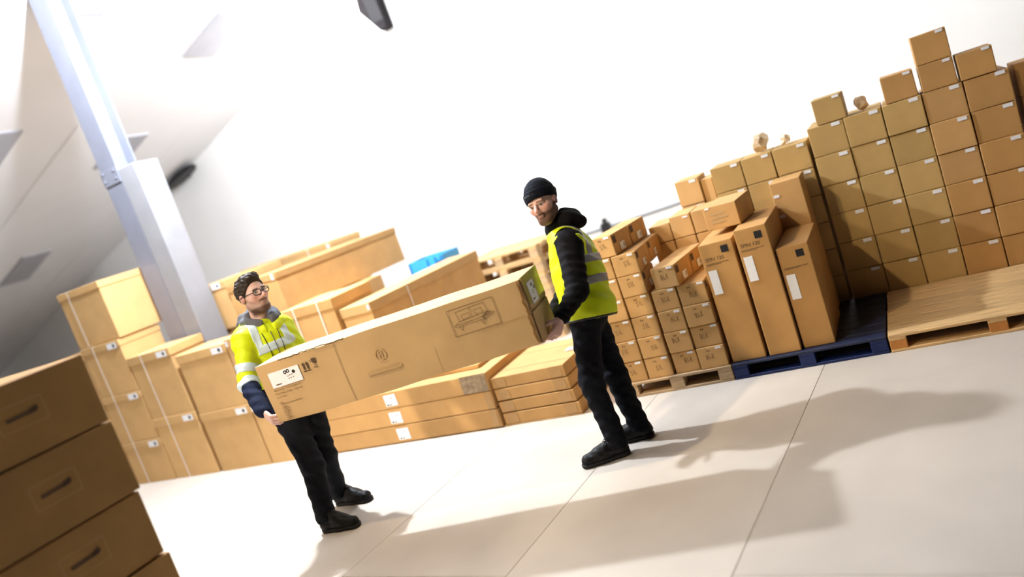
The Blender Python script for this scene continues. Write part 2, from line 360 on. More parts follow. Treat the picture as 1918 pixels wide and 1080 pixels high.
# lower row left of the tower
BX = [(.36, .555, 1.13), (.665, .90, 1.155), (.905, 1.135, 1.155), (1.14, 1.395, 1.155)]
for ci, (x0, x1, zt) in enumerate(BX):
    hh = (zt - TZ) / 5
    for ri in range(6):
        z0 = TZ + ri * hh; z1 = z0 + hh if ri < 5 else zt + .205
        o = carton(x0, x1, 1.0 + (.0 if ci else .03), 1.30, z0, z1, f'plain carton in row behind the tall cartons, {ORD[ci]} column, {ORD[ri]} from bottom', 'cardfar' if ci == 0 else 'card3', 'cartons in the row behind the tall cartons', 'G')
        if ri > 3: put(o, 'label_sticker', slip(.05, .022), 'label', x1 - x0 - .075, z1 - z0 - .034)
o = carton(.56, .655, 1.05, 1.30, TZ, 1.30, 'narrow upright carton beside the row behind the tall cartons', 'cardfar', None, 'G')
for k, (x, z, lab) in enumerate([(1.06, 1.361, 'crumpled paper packing on the row of cartons, larger ball'), (1.24, 1.361, 'crumpled paper packing on the row of cartons, smaller ball'), (1.80, 1.432, 'small paper packing ball on the right tower')]):
    bm = bmesh.new(); bmesh.ops.create_icosphere(bm, subdivisions=2, radius=(.07, .04, .05)[k]); r = random.Random(k)
    for v in bm.verts: v.co *= r.uniform(.6, 1.2)
    zmin = min(v.co.z for v in bm.verts); bmesh.ops.translate(bm, vec=(0, 0, -zmin), verts=bm.verts)
    tag(link('paper_ball', bm_mesh(bm, 'paper_ball'), M['paper'], loc=G(x, 1.12, z)), lab, 'packing paper', 'paper packing on the cartons')

# --- big lidded cartons at the left
def lidded(x0, x1, y0, y1, z0, z1, label, lid=.085, mat='cardfar', tags=(), straps=(), group=None, lidmat=None, rz=0.0, seam=None):
    o = carton(x0, x1, y0, y1, z0, z1, label, mat, group, rz=rz); w, h, d = o['whd']
    link('lid', box_me('lid', w + .012, d + .012, lid, .004), M[lidmat or mat], parent=o, loc=(0, 0, h - lid + .003))
    o2 = o
    for (x, z, tw, th, f) in tags:
        s = put(o, 'label_sticker', slip(tw, th), 'label', x, z, f, .0075)
        bm = bmesh.new(); disc(bm, tw * .72, th * .5, min(th * .3, tw * .16), n=14); link('label_icon', bm_mesh(bm, 'label_icon'), M['ink'], parent=s, loc=(0, -.0022, 0))
    for x in straps:
        bm = bmesh.new(); e = .0085; t = .014
        box_bm(x - w/2 - t/2, x - w/2 + t/2, -d/2 - e, -d/2 - e + .001, 0, h + .004, bm=bm); box_bm(x - w/2 - t/2, x - w/2 + t/2, -d/2 - e, d/2 + e, h + .0035, h + .005, bm=bm)
        link('strap', bm_mesh(bm, 'strap'), M['strap'], parent=o)
    if seam:
        bm = bmesh.new(); ribbon(bm, [(seam, 0), (seam, h - lid)], .004); put(o, 'flap_edge', bm_mesh(bm, 'flap_edge'), 'print', 0, 0)
    return o
GL = 'big lidded cartons at the left'
tagF = lambda w, h: [(w - .19, h - .075, .15, .06, 'F')]
lidded(-6.70, -6.0, 5.0, 5.43, 0, .61, 'big lidded carton on floor beside left man, lower of the pair', tags=tagF(.7, .61), group=GL)
lidded(-6.70, -6.0, 5.0, 5.43, .615, 1.222, 'big lidded carton below the pillar, upper of the pair', tags=tagF(.7, .607), group=GL)
lidded(-5.985, -5.53, 5.0, 5.29, 0, .60, 'lidded carton on floor directly behind the left man', tags=[(.01, .535, .03, .05, 'F')], group=GL)
lidded(-5.985, -5.55, 5.0, 5.29, .605, 1.25, 'upper lidded carton directly behind the left man', tags=[(.01, .58, .03, .05, 'F')], group=GL)
lidded(-7.41, -6.76, 5.0, 5.42, 0, .655, 'strapped lidded carton left of the pillar, lower of two', tags=tagF(.65, .655), straps=(.22,), group=GL)
lidded(-7.41, -6.76, 5.0, 5.42, .66, 1.33, 'strapped lidded carton left of the pillar, upper of two', tags=tagF(.65, .67), straps=(.22,), group=GL)
for k, (z0, z1) in enumerate(((0, .462), (.470, .992), (1.0, 1.545))):
    lidded(-8.06, -7.425, 5.0, 5.5, z0, z1, f'strapped lidded carton behind the foreground stack, {ORD[k]} from bottom', .07, tags=tagF(.63, z1 - z0), straps=(.2,), group=GL)
lidded(-8.10, -7.40, 5.02, 5.8, 1.555, 2.155, 'highest left carton, on top beside the pillar', .07, straps=(.18,), group=GL)
for k, (z0, z1) in enumerate(((0, .75), (.755, 1.5))):
    lidded(-8.80, -8.075, 5.0, 5.5, z0, z1, f'farthest left lidded carton behind foreground stack, {["lower", "upper"][k]}', .07, tags=tagF(.7, z1 - z0), group=GL)
# second row behind
carton(-7.35, -6.64, 5.87, 6.6, 0, 1.24, 'tall plain carton standing behind the pillar', 'cardfar')
lidded(-7.30, -6.66, 5.85, 6.7, 1.245, 1.75, 'lidded carton on top between the pillar and left man', tags=[(.44, .44, .13, .06, 'F')])
carton(-6.57, -5.60, 5.87, 7.0, 0, 1.245, 'very large plain carton under the long open carton', 'cardfar')
o = lidded(-6.57, -5.81, 5.8, 7.75, 1.255, 1.665, 'long lidded carton on top behind left man\'s head', .07, 'card', tags=[(.70, .345, .035, .06, 'F')], lidmat='card', rz=R_(-3.5))
carton(-8.5, -6.95, 7.92, 8.5, 0, 1.60, 'tall carton at the back wall under the thin long carton', 'cardfar')
o = lidded(-8.62, -6.90, 7.90, 8.5, 1.605, 1.745, 'thin long carton on top at the back', .06, 'cardfar', tags=[(1.64, .06, .04, .06, 'F')], straps=(1.3, .4))
# middle cartons
o = lidded(-5.515, -4.875, 5.31, 5.88, .475, 1.312, 'strapped carton standing on the low boxes behind left man', .09, 'card', straps=(.17, .47), group=None)
o = lidded(-4.81, -4.445, 5.34, 7.1, .475, 1.185, 'long carton with small barcode tag behind the carried box', .085, 'card', tags=[(.335, .65, .026, .045, 'F')], lidmat='cardfar', rz=R_(-3.5))
bm = bmesh.new(); box_bm(.1905, .192, -.35, -.338, 0, .73, bm=bm); link('strap', bm_mesh(bm, 'strap'), M['strap'], parent=o)
# low long boxes
for k in range(3):
    z0 = .012 + k * .1515
    o = carton(-5.47, -3.392 + (.0, -.006, .004)[k], 5.0, 5.80, z0, z0 + .151, f'long flat carton with square label on floor, {["bottom", "middle", "top"][k]} of three', 'card', 'long flat cartons on the floor')
    s = put(o, 'label_sticker', slip(.125, .10), 'label', (1.045, 1.025, 1.04)[k], .022, rot=R_((0, 2, -1)[k]))
    bm = bmesh.new(); disc(bm, .022, .014, .009, n=12); ribbon(bm, [(.04, .013), (.062, .013)], .008); ribbon(bm, [(.06, .06), (.10, .08)], .004); link('label_icon', bm_mesh(bm, 'label_icon'), M['ink'], parent=s, loc=(0, -.0022, 0))
    if k == 2:
        put(o, 'tape', slip(.24, .146, .0008), 'tapedirty', 1.83, .003)
    else:
        put(o, 'tape', slip(.06, .146, .0006), 'tape', 2.0, .003)
bs = link('floor_skid', box_me('floor_skid', 2.75, .78, .011, .002), M['wood'], loc=(-4.08, 5.41, 0)); tag(bs, 'thin board under the long flat cartons', 'board')
o = carton(-4.35, -3.53, 5.16, 5.60, .467, .50, 'thin flattened carton lying on the long flat cartons', 'card')
for k in range(4):
    z0 = .012 + k * .0985; x0 = -3.375 - k * .004; x1 = -2.70 + (-.0, -.015, -.03, -.035)[k]
    o = carton(x0, x1, 5.02 + .004 * k, 5.74, z0, z0 + .0935, f'flat shallow carton behind the right man\'s legs, {ORD[k]} from bottom', 'card', 'flat shallow cartons stacked by the man in the vest')
    for x in (.03, x1 - x0 - .13): put(o, 'tape', slip(.10, .08, .0006), 'tape', x, .008)
    if k == 3:
        for y in (-.22, .15):
            bm = box_bm(-(x1 - x0) / 2, (x1 - x0) / 2, y - .0015, y + .0015, .0975, .0982); link('flap_edge', bm_mesh(bm, 'flap_edge'), M['print'], parent=o)
        bm = box_bm(.20, .30, -.02, .06, .0975, .0985); link('label_sticker', bm_mesh(bm, 'label_sticker'), M['label'], parent=o)

# --- foreground stack at the left
for k in range(5):
    z0 = .0 + k * .0 ; zs = [0.0, .42, .755, 1.07, 1.408, 1.735]
    o = carton(-4.3, -3.40 + (.0, .012, -.005, .008, .0)[k], 1.15, 2.10 + (0, .01, .0, .006, .004)[k], zs[k], zs[k + 1] - .006, f'shaded foreground carton with handle slot, {ORD[k]} from bottom of stack', 'cardshaded', 'foreground cartons at the left')
    bm = bmesh.new(); h = zs[k + 1] - zs[k]
    ribbon(bm, [(0, 0), (.12, .004)], .016); ribbon(bm, [(.10, .004), (.125, .012)], .02)
    put(o, 'handle_slot', bm_mesh(bm, 'handle_slot'), 'print', .56, h * .52, 'R')
    bm = bmesh.new(); ribbon(bm, [(-.04, .0), (.16, .0), (.16, .10), (-.04, .10), (-.04, 0)], .002); put(o, 'handle_outline', bm_mesh(bm, 'handle_outline'), 'faint', .56, h * .38, 'R')

# ------------------------------------------------------------------ pallets
def board(parent, name, L, wd, t, x, y, z, mat, alongx=True):
    return link(name, box_me(name + mat, L if alongx else wd, wd if alongx else L, t, .003), M[mat], parent=parent, loc=(x, y, z))
def pallet(loc, rz, label, W=1.0, D=1.0, H=.11, top='wood', blk='wood', bot='wood', name='pallet', group=None, nb=7, gap=.02, lead=None):
    p = empty(name, loc, rz); tag(p, label, 'pallet', group)
    t = H * .17; bw = (D - gap * (nb - 1)) / nb
    for i in range(nb): board(p, 'deck_board', W, bw, t, W / 2, bw / 2 + i * (bw + gap), H - t, top)
    for x in (.05, W / 2, W - .05): board(p, 'stringer_board', D, .10, t, x, D / 2, H - 2 * t, bot, False)
    for x in (.05, W / 2, W - .05):
        for y in (.05, D / 2, D - .05): link('block', box_me('block' + blk, .10, .10, H - 3 * t, .003), M[blk], parent=p, loc=(x, y, t))
    for y in (.05, D / 2, D - .05): board(p, 'bottom_board', W, .10, t, W / 2, y, 0, bot)
    return p
pallet(G(-.16, 0.0), GA, 'brown wooden pallet under the pen-marked cartons', W=.80, H=.111, top='woodold', blk='woodold', bot='woodold')
pallet(G(.648, 0.0), GA, 'blue painted pallet under the tall cartons', W=.985, H=.114, top='woodnavy', blk='woodblue', bot='woodblue', gap=.006)
pallet(G(1.645, -.005), GA, 'bare pine pallet in front of the right tower', W=1.20, H=.114, top='wood', blk='woodorange', bot='wood', gap=.004, nb=6)
pallet(G(1.40, 1.0 + .01), GA, 'pine pallet under the left part of the right tower', W=.80, H=.107, gap=.02)
pallet(G(2.21, 1.0 + .01), GA, 'pine pallet under the right part of the right tower', W=1.2, H=.107, gap=.02)
pallet(G(.33, 1.0 + .01), GA, 'wooden pallet under the row behind the tall cartons', W=1.06, H=.107, gap=.02)
pallet(G(-.55, .655), GA, 'wooden pallet under the set-back cartons', W=.385, D=.35, H=.111, gap=.02, nb=3)
for k in range(7):
    pallet(Vector((-4.86 + .012 * (k % 2), 7.42, k * .1475)), R_(1), f'weathered pallet in the stack at the back wall, {ORD[k]} from floor', W=.97, D=.8, H=.147, top='wood', blk='woodold', bot='wood', gap=.05, nb=5, group='pallets stacked at the back wall')
# blue crate on a plain carton at the back
carton(-5.58, -5.0, 7.45, 8.0, 0, .94, 'plain carton under the blue crate at the back', 'cardfar')
cr = empty('plastic_crate', (-5.36, 7.72, .942), R_(3)); tag(cr, 'light blue plastic crate behind the boxes by the white wall', 'crate')
for (n, x0, x1, y0, y1) in (('crate_side', -.24, .24, -.2, -.185), ('crate_side', -.24, .24, .185, .2), ('crate_end', -.24, -.225, -.185, .185), ('crate_end', .225, .24, -.185, .185)):
    link(n, bm_mesh(box_bm(x0, x1, y0, y1, 0, .27, .003), n), M['bluecrate'], parent=cr)
link('crate_base', bm_mesh(box_bm(-.225, .225, -.185, .185, 0, .015), 'crate_base'), M['bluecrate'], parent=cr)
for x in (-.22, .03, .14, .22): link('crate_rib', bm_mesh(box_bm(x - .008, x + .008, -.212, -.2, .0, .26, .002), 'crate_rib'), M['bluecratedark'], parent=cr)
bm = bmesh.new(); ribbon(bm, [(.04, .08), (.12, .16), (.19, .2)], .035); bmesh.ops.solidify(bm, geom=list(bm.faces), thickness=.004)
link('crate_handle', bm_mesh(bm, 'crate_handle'), M['bluecratedark'], parent=cr, loc=(0, -.204, 0))

# ------------------------------------------------------------------ wall fittings
def tube(name, pts, r, mat, parent=None, n=8):
    bm = bmesh.new(); rings = []
    for i, p in enumerate(pts):
        p = Vector(p); t = (Vector(pts[min(i + 1, len(pts) - 1)]) - Vector(pts[max(i - 1, 0)])).normalized()
        a = t.orthogonal().normalized() if i == 0 else (a - t * a.dot(t)).normalized()
        b = t.cross(a); rr = r[i] if isinstance(r, (list, tuple)) else r
        rings.append([bm.verts.new(p + (a * math.cos(k * 2 * math.pi / n) + b * math.sin(k * 2 * math.pi / n)) * rr) for k in range(n)])
    for A, B in zip(rings[:-1], rings[1:]):
        for k in range(n): bm.faces.new([A[k], A[(k + 1) % n], B[(k + 1) % n], B[k]])
    bm.faces.new(rings[0][::-1]); bm.faces.new(rings[-1]); bmesh.ops.recalc_face_normals(bm, faces=bm.faces)
    me = bm_mesh(bm, name, True)
    return link(name, me, M[mat] if isinstance(mat, str) else mat, parent=parent)
cb = empty('cable_run', (-4.27, WALLY, .655)); tag(cb, 'thin grey cable along the white wall with a black junction box', 'cable')
tube('cable', [(-1.6, -.035, -.043), (-1.1, -.035, -.034), (0, -.036, .0), (1.0, -.035, .044), (2.0, -.035, .092), (3.9, -.035, .184)], .014, 'cable', cb)
link('junction_box', bm_mesh(box_bm(-.06, .06, -.10, -.01, -.12, .07, .006), 'junction_box'), M['black'], parent=cb)
link('box_lug', bm_mesh(box_bm(-.022, .022, -.08, -.01, .07, .135, .004), 'box_lug'), M['black'], parent=cb)
fx = empty('wall_heater', (-6.66, WALLY, 4.74)); tag(fx, 'dark wedge shaped heater hanging high on the white wall', 'heater')
bm = bmesh.new(); a = [(-.20, -.02), (.06, -.40), (.19, -.38), (.17, .40), (-.15, .40)]
va = [bm.verts.new((x, -.20, z)) for x, z in a]; vb = [bm.verts.new((x, -.02, z)) for x, z in a]; bm.faces.new(va); bm.faces.new(vb[::-1])
for i in range(5): bm.faces.new([va[(i + 1) % 5], va[i], vb[i], vb[(i + 1) % 5]])
bmesh.ops.recalc_face_normals(bm, faces=bm.faces); bmesh.ops.bevel(bm, geom=list(bm.edges), offset=.01, segments=2, affect='EDGES')
link('housing', bm_mesh(bm, 'housing'), M['darkmetal'], parent=fx)
for k in range(4): link('slat', bm_mesh(box_bm(-.015, .015, -.21, -.198, -.26 + k * .0, .22, .003), 'slat'), M['black'], parent=fx, loc=(-.02 + k * .05, 0, 0), rot=(0, R_(-6), 0))
link('bracket', bm_mesh(box_bm(-.03, .03, -.03, 0, .2, .45, .004), 'bracket'), M['darkmetal'], parent=fx)
fl2 = empty('wall_floodlight', (-11.62, WALLY, 3.62)); tag(fl2, 'black floodlight hanging under the eave on the white wall', 'floodlight')
bm = bmesh.new(); bmesh.ops.create_uvsphere(bm, u_segments=20, v_segments=10, radius=1); bmesh.ops.scale(bm, vec=(.44, .16, .10), verts=bm.verts)
for v in bm.verts:
    if v.co.z < -.03: v.co.z = -.03
bmesh.ops.rotate(bm, matrix=Matrix.Rotation(R_(-14), 3, 'Y'), verts=bm.verts); bmesh.ops.translate(bm, vec=(0, -.2, 0), verts=bm.verts)
link('housing', bm_mesh(bm, 'housing', True), M['black'], parent=fl2)
link('arm', bm_mesh(box_bm(-.03, .03, -.15, 0, -.03, .03, .005), 'arm'), M['black'], parent=fl2)
# ------------------------------------------------------------------ the carried carton
from mathutils import noise as mnoise
CL, CW, CH = 1.745, .38, .382
def dented_box(L, W, H, nx, ny, nz, amp, name):
    bm = bmesh.new(); grid = {}
    def V(i, j, k):
        if (i, j, k) not in grid: grid[(i, j, k)] = bm.verts.new((L * i / nx, W * j / ny, H * k / nz))
        return grid[(i, j, k)]
    for i in range(nx):
        for j in range(ny):
            bm.faces.new([V(i, j, 0), V(i, j + 1, 0), V(i + 1, j + 1, 0), V(i + 1, j, 0)]); bm.faces.new([V(i, j, nz), V(i + 1, j, nz), V(i + 1, j + 1, nz), V(i, j + 1, nz)])
        for k in range(nz):
            bm.faces.new([V(i, 0, k), V(i + 1, 0, k), V(i + 1, 0, k + 1), V(i, 0, k + 1)]); bm.faces.new([V(i, ny, k), V(i, ny, k + 1), V(i + 1, ny, k + 1), V(i + 1, ny, k)])
    for j in range(ny):
        for k in range(nz):
            bm.faces.new([V(0, j, k), V(0, j, k + 1), V(0, j + 1, k + 1), V(0, j + 1, k)]); bm.faces.new([V(nx, j, k), V(nx, j + 1, k), V(nx, j + 1, k + 1), V(nx, j, k + 1)])
    for (i, j, k), v in grid.items():
        p = v.co.copy(); n = mnoise.noise(p * 3.1 + Vector((7, 3, 1))) ; n2 = mnoise.noise(p * 9 + Vector((1, 5, 9)))
        if j in (0, ny) and 0 < i < nx and 0 < k < nz: v.co.y += amp * (n + .4 * n2) * (1 if j else -1) * .6
        if k == nz: v.co.z += amp * .9 * (n - .2)
        if k == 0: v.co.z += amp * 1.1 * n
        if i == nx: v.co.x += amp * 1.6 * (n + n2) * (1 if 0 < k < nz and 0 < j < ny else .4)
        if i == 0: v.co.x += amp * (n + .5 * n2)
    for (i, j, k), v in grid.items(): v.co.z = H / 2 + (v.co.z - H / 2) * (1 - .045 * i / nx)
    # crushed lower left corner and softened right end
    for (i, j, k), v in grid.items():
        f = max(0, 1 - i / (nx * .18)) * max(0, 1 - k / (nz * .6)) * max(0, 1 - j / (ny * .7)); v.co.z += .012 * f; v.co.y += .012 * f
    me = bm_mesh(bm, name); return me
cb2 = link('carried_carton', dented_box(CL, CW, CH, 48, 10, 10, .006, 'carried_carton'), M['cardcarry'], loc=(-3.779, 3.308, .871), rot=(0, R_(-1.9), R_(12)))
tag(cb2, 'long cardboard sofa carton carried level between the two men', 'carton')
def stick(name, bm_or_me, mat, u, d, off=.006, par=None, face='F', rot=0):
    me = bm_or_me if isinstance(bm_or_me, bpy.types.Mesh) else bm_mesh(bm_or_me, name)
    if face == 'F': return link(name, me, M[mat], parent=par or cb2, loc=(u * CL, -off, CH * (1 - d)), rot=(0, rot, 0))
    return link(name, me, M[mat], parent=par or cb2, loc=(CL + off, u * CW, CH * (1 - d)), rot=(0, rot, R_(90)))
# white shipping label with round symbols
def ship_label(w, h):
    return bm_mesh(box_bm(0, w, -.0015, .004, -h, 0), 'shipping_label')
lb = stick('shipping_label', ship_label(.218, .095), 'label', .04, .165, .0065)
bm = bmesh.new(); disc(bm, .118, -.020, .0115, r2=.005); disc(bm, .139, -.017, .0115, r2=.005); disc(bm, .176, -.030, .011)
link('round_symbols', bm_mesh(bm, 'round_symbols'), M['ink'], parent=lb, loc=(0, -.0022, 0))
bm = bmesh.new()
for (x, z, w) in ((.126, -.047, .006), (.140, -.044, .008), (.155, -.043, .008), (.128, -.062, .004), (.142, -.062, .006), (.160, -.060, .006)): ribbon(bm, [(x, z), (x + w, z)], .005)
ribbon(bm, [(.030, -.079), (.066, -.079)], .007)
link('label_print', bm_mesh(bm, 'label_print'), M['pen'], parent=lb, loc=(0, -.0022, 0))
# arrows and fragile glass
bm = bmesh.new()
for x in (0, .026):
    ribbon(bm, [(x, -.018), (x, .010)], .010); v = [bm.verts.new(p) for p in ((x - .011, 0, .008), (x + .011, 0, .008), (x, 0, .026))]; bm.faces.new(v)
ribbon(bm, [(-.010, -.030), (.036, -.030)], .006)
stick('this_way_up_arrows', bm, 'print', .184, .225, .0072)
bm = bmesh.new(); v = [bm.verts.new(p) for p in ((-.014, 0, .028), (.016, 0, .028), (.014, 0, .006), (.007, 0, -.002), (-.005, 0, -.002), (-.012, 0, .006))]; bm.faces.new(v)
ribbon(bm, [(.001, 0), (.001, -.026)], .003); ribbon(bm, [(-.012, -.028), (.014, -.028)], .004); ribbon(bm, [(-.024, .018), (-.020, .012)], .006)
stick('fragile_glass_symbol', bm, 'print', .228, .215, .0072)
# printed lines of text
for body, size, d in (('Big Lounge : Two Cushion 2', .0165, .465), ('Two Default Right : Charcoal', .0165, .525), ('No. 0273/20H', .0125, .582)):
    t = stick('printed_text', text_me(body, size), 'pen', .037, d, .0075); t.rotation_euler = (R_(90), 0, 0)
bm = bmesh.new(); r = random.Random(3)
ribbon(bm, [(0, 0), (.02, 0)], .004); ribbon(bm, [(0, -.010), (.155, -.010)], .003)
for i in range(9): ribbon(bm, [(.004, -.024 - .0105 * i), (.03 + r.uniform(.004, .024), -.024 - .0105 * i)], .0028)
stick('printed_lines', bm, 'pen', .04, .66, .0075)
# faint blurred emblem
bm = bmesh.new(); disc(bm, 0, 0, .036, r2=.029, n=28)
for x in (-.009, .009): ribbon(bm, [(x, -.018), (x, .018)], .006)
ribbon(bm, [(-.009, 0), (.009, 0)], .006)
stick('faded_emblem', bm, 'faint', .47, .414, .0075)
bm = bmesh.new()
for i in range(9): ribbon(bm, [(-.11 + .025 * i, 0), (-.096 + .025 * i, 0)], .018)
stick('faded_wording', bm, 'faint', .466, .66, .0075)
# line drawing of a sofa in a frame
FW, FH = .279, .152
S_ = lambda pts: [(x * FW, z * FH - FH) for x, z in pts]
bm = bmesh.new(); ribbon(bm, S_([(0, 0), (1, 0), (1, 1), (0, 1), (0, 0)]), .0028)
stick('drawing_frame', bm, 'print', .743, .122, .0075)
bm = bmesh.new()
for st in ([(.07, .40), (.18, .50), (.82, .56), (.70, .42), (.07, .40)], [(.07, .40), (.07, .33), (.69, .34), (.70, .42)], [(.19, .52), (.17, .86), (.47, .90), (.48, .54)], [(.48, .9), (.79, .93), (.81, .56)],
           [(.27, .53), (.26, .70), (.43, .72), (.44, .55), (.27, .53)], [(.56, .56), (.55, .74), (.71, .76), (.72, .58), (.56, .56)], [(.16, .33), (.19, .16), (.24, .33)], [(.62, .34), (.67, .14), (.71, .36)],
           [(.70, .42), (.80, .58)], [(.72, .30), (.95, .46), (.84, .56), (.66, .44), (.72, .30)]): ribbon(bm, S_(st), .0022)
for i in range(6): ribbon(bm, S_([(.71 + .035 * i, .34 + .025 * i), (.69 + .03 * i, .44 + .018 * i)]), .003)
stick('sofa_drawing', bm, 'print', .743, .122, .0078)
# fold lines
bm = bmesh.new(); ribbon(bm, [(0, -.375), (-.004, -.2), (0, -.004)], .0028); stick('fold_line', bm, 'pen', .322, 0, .0068)
bm = bmesh.new(); ribbon(bm, [(0, -.375), (.003, -.21)], .002); stick('fold_line', bm, 'faint', .655, 0, .0068)
bm = bmesh.new(); ribbon(bm, [(0, 0), (.28, .004)], .0022); stick('fold_line', bm, 'tape', .82, .545, .0068)
# right end: flaps, tape and a second label
bm = box_bm(.02, CW * .98, -.006, .0, -.185, -.002, .001); fe = stick('end_flap', bm, 'cardcarry', 0, 0, .004, face='R')
bm = box_bm(.015, CW * .97, -.006, 0, -.378, -.20, .001); stick('end_flap', bm, 'cardcarry', 0, 0, .004, face='R')
bm = box_bm(0, .34, -.002, 0, -.16, -.002); stick('clear_tape', bm, 'filmvesttint', .06, 0, .011, face='R')
lb2 = stick('shipping_label', ship_label(.125, .12), 'label', .20, .13, .0145, face='R')
bm = bmesh.new(); disc(bm, .060, -.022, .010, r2=.004); disc(bm, .080, -.022, .010, r2=.004); disc(bm, .105, -.045, .012); ribbon(bm, [(.02, -.098), (.055, -.098)], .008)
for z in (-.055, -.068): ribbon(bm, [(.05, z), (.075, z)], .004)
link('round_symbols', bm_mesh(bm, 'round_symbols'), M['ink'], parent=lb2, loc=(0, -.0022, 0))
bm = bmesh.new(); r = random.Random(5); pts = [(-.006 + r.uniform(-.006, .006), -.02 - .018 * i) for i in range(20)]; ribbon(bm, pts, .010)
bmesh.ops.solidify(bm, geom=list(bm.faces), thickness=.003); stick('torn_edge', bm, 'tape', .997, 0, .007)
bm = bmesh.new(); pts = [(.016 * i, r.uniform(-.004, .003)) for i in range(30)]; ribbon(bm, pts, .005); stick('torn_edge', bm, 'print', .10, .004, .0065)
# ------------------------------------------------------------------ people: implicit surfaces meshed with surface nets
f32 = np.float32
def A3(v): return np.array(v, dtype=f32)
def unit(v): v = np.array(v, dtype=float); return v / np.linalg.norm(v)
def rc(a, b, ra, rb):
    a = A3(a); b = A3(b); ba = b - a; bb = float(ba @ ba) + 1e-9
    def f(p):
        q = p - a; h = np.clip((q @ ba) / bb, 0, 1); e = q - h[:, None] * ba
        return np.sqrt((e * e).sum(1)) - (ra + (rb - ra) * h)
    return f
def ell(c, r, fr=None):
    c = A3(c); r = A3(r)
    def f(p):
        q = p - c
        if fr is not None: q = q @ fr
        k0 = np.sqrt(((q / r) ** 2).sum(1)) + 1e-6; k1 = np.sqrt(((q / (r * r)) ** 2).sum(1)) + 1e-6
        return k0 * (k0 - 1) / k1
    return f
def half(n, p0):   # negative on the side the normal points away from
    n = A3(unit(n)); p0 = A3(p0)
    return lambda p: (p - p0) @ n
def torus(c, n, R, r, fl=1.0):
    c = A3(c); n = A3(unit(n))
    def f(p):
        q = p - c; h = q @ n; e = q - h[:, None] * n; l = np.sqrt((e * e).sum(1)) - R
        return np.sqrt(l * l + (h * fl) ** 2) - r
    return f
def smin(a, b, k):
    if k <= 0: return np.minimum(a, b)
    h = np.clip(.5 + .5 * (b - a) / k, 0, 1); return b * (1 - h) + a * h - k * h * (1 - h)
class Sdf:
    def __init__(s, base=None): s.ops = list(base.ops) if base else []
    def add(s, f, k=.02): s.ops.append(('u', f, k)); return s
    def sub(s, f, k=.005): s.ops.append(('s', f, k)); return s
    def cut(s, f, k=.003): s.ops.append(('i', f, k)); return s
    def off(s, a): s.ops.append(('o', a, 0)); return s
    def wrinkle(s, amp, fr): s.ops.append(('w', amp, fr)); return s
    def fold(s, f): s.ops.append(('f', f, 0)); return s
    def near(s, cen, rad):
        """for each block centre, which union pieces can matter there"""
        D = np.stack([f(cen) if t == 'u' else np.full(len(cen), -9., f32) for t, f, k in s.ops]); u = np.array([t == 'u' for t, f, k in s.ops]); kk = np.array([k if t == 'u' else 0 for t, f, k in s.ops])
        mn = np.where(u[:, None], D, 9).min(0)
        return (D < mn + 2 * rad + .03 + kk[:, None]).T
    def __call__(s, p, keep=None):
        d = None
        for i_, (t, f, k) in enumerate(s.ops):
            if keep is not None and not keep[i_]: continue
            if d is None and t != 'u': d = np.full(len(p), 1., f32)
            if t == 'o': d = d - f
            elif t == 'f': d = d + f(p)
            elif t == 'w':
                x, y, z = p[:, 0] * k, p[:, 1] * k, p[:, 2] * k
                d = d + f * (np.sin(x + 1.7 * np.sin(.7 * z + y)) * np.sin(1.3 * z + .8 * y + 1.2 * np.sin(x)) + .5 * np.sin(2.1 * y + 2.7 * z))
            else:
                e = f(p)
                if d is None: d = e
                elif t == 'u': d = smin(d, e, k)
                elif t == 's': d = -smin(-d, e, k)
                else: d = -smin(-d, -e, k)
        return d
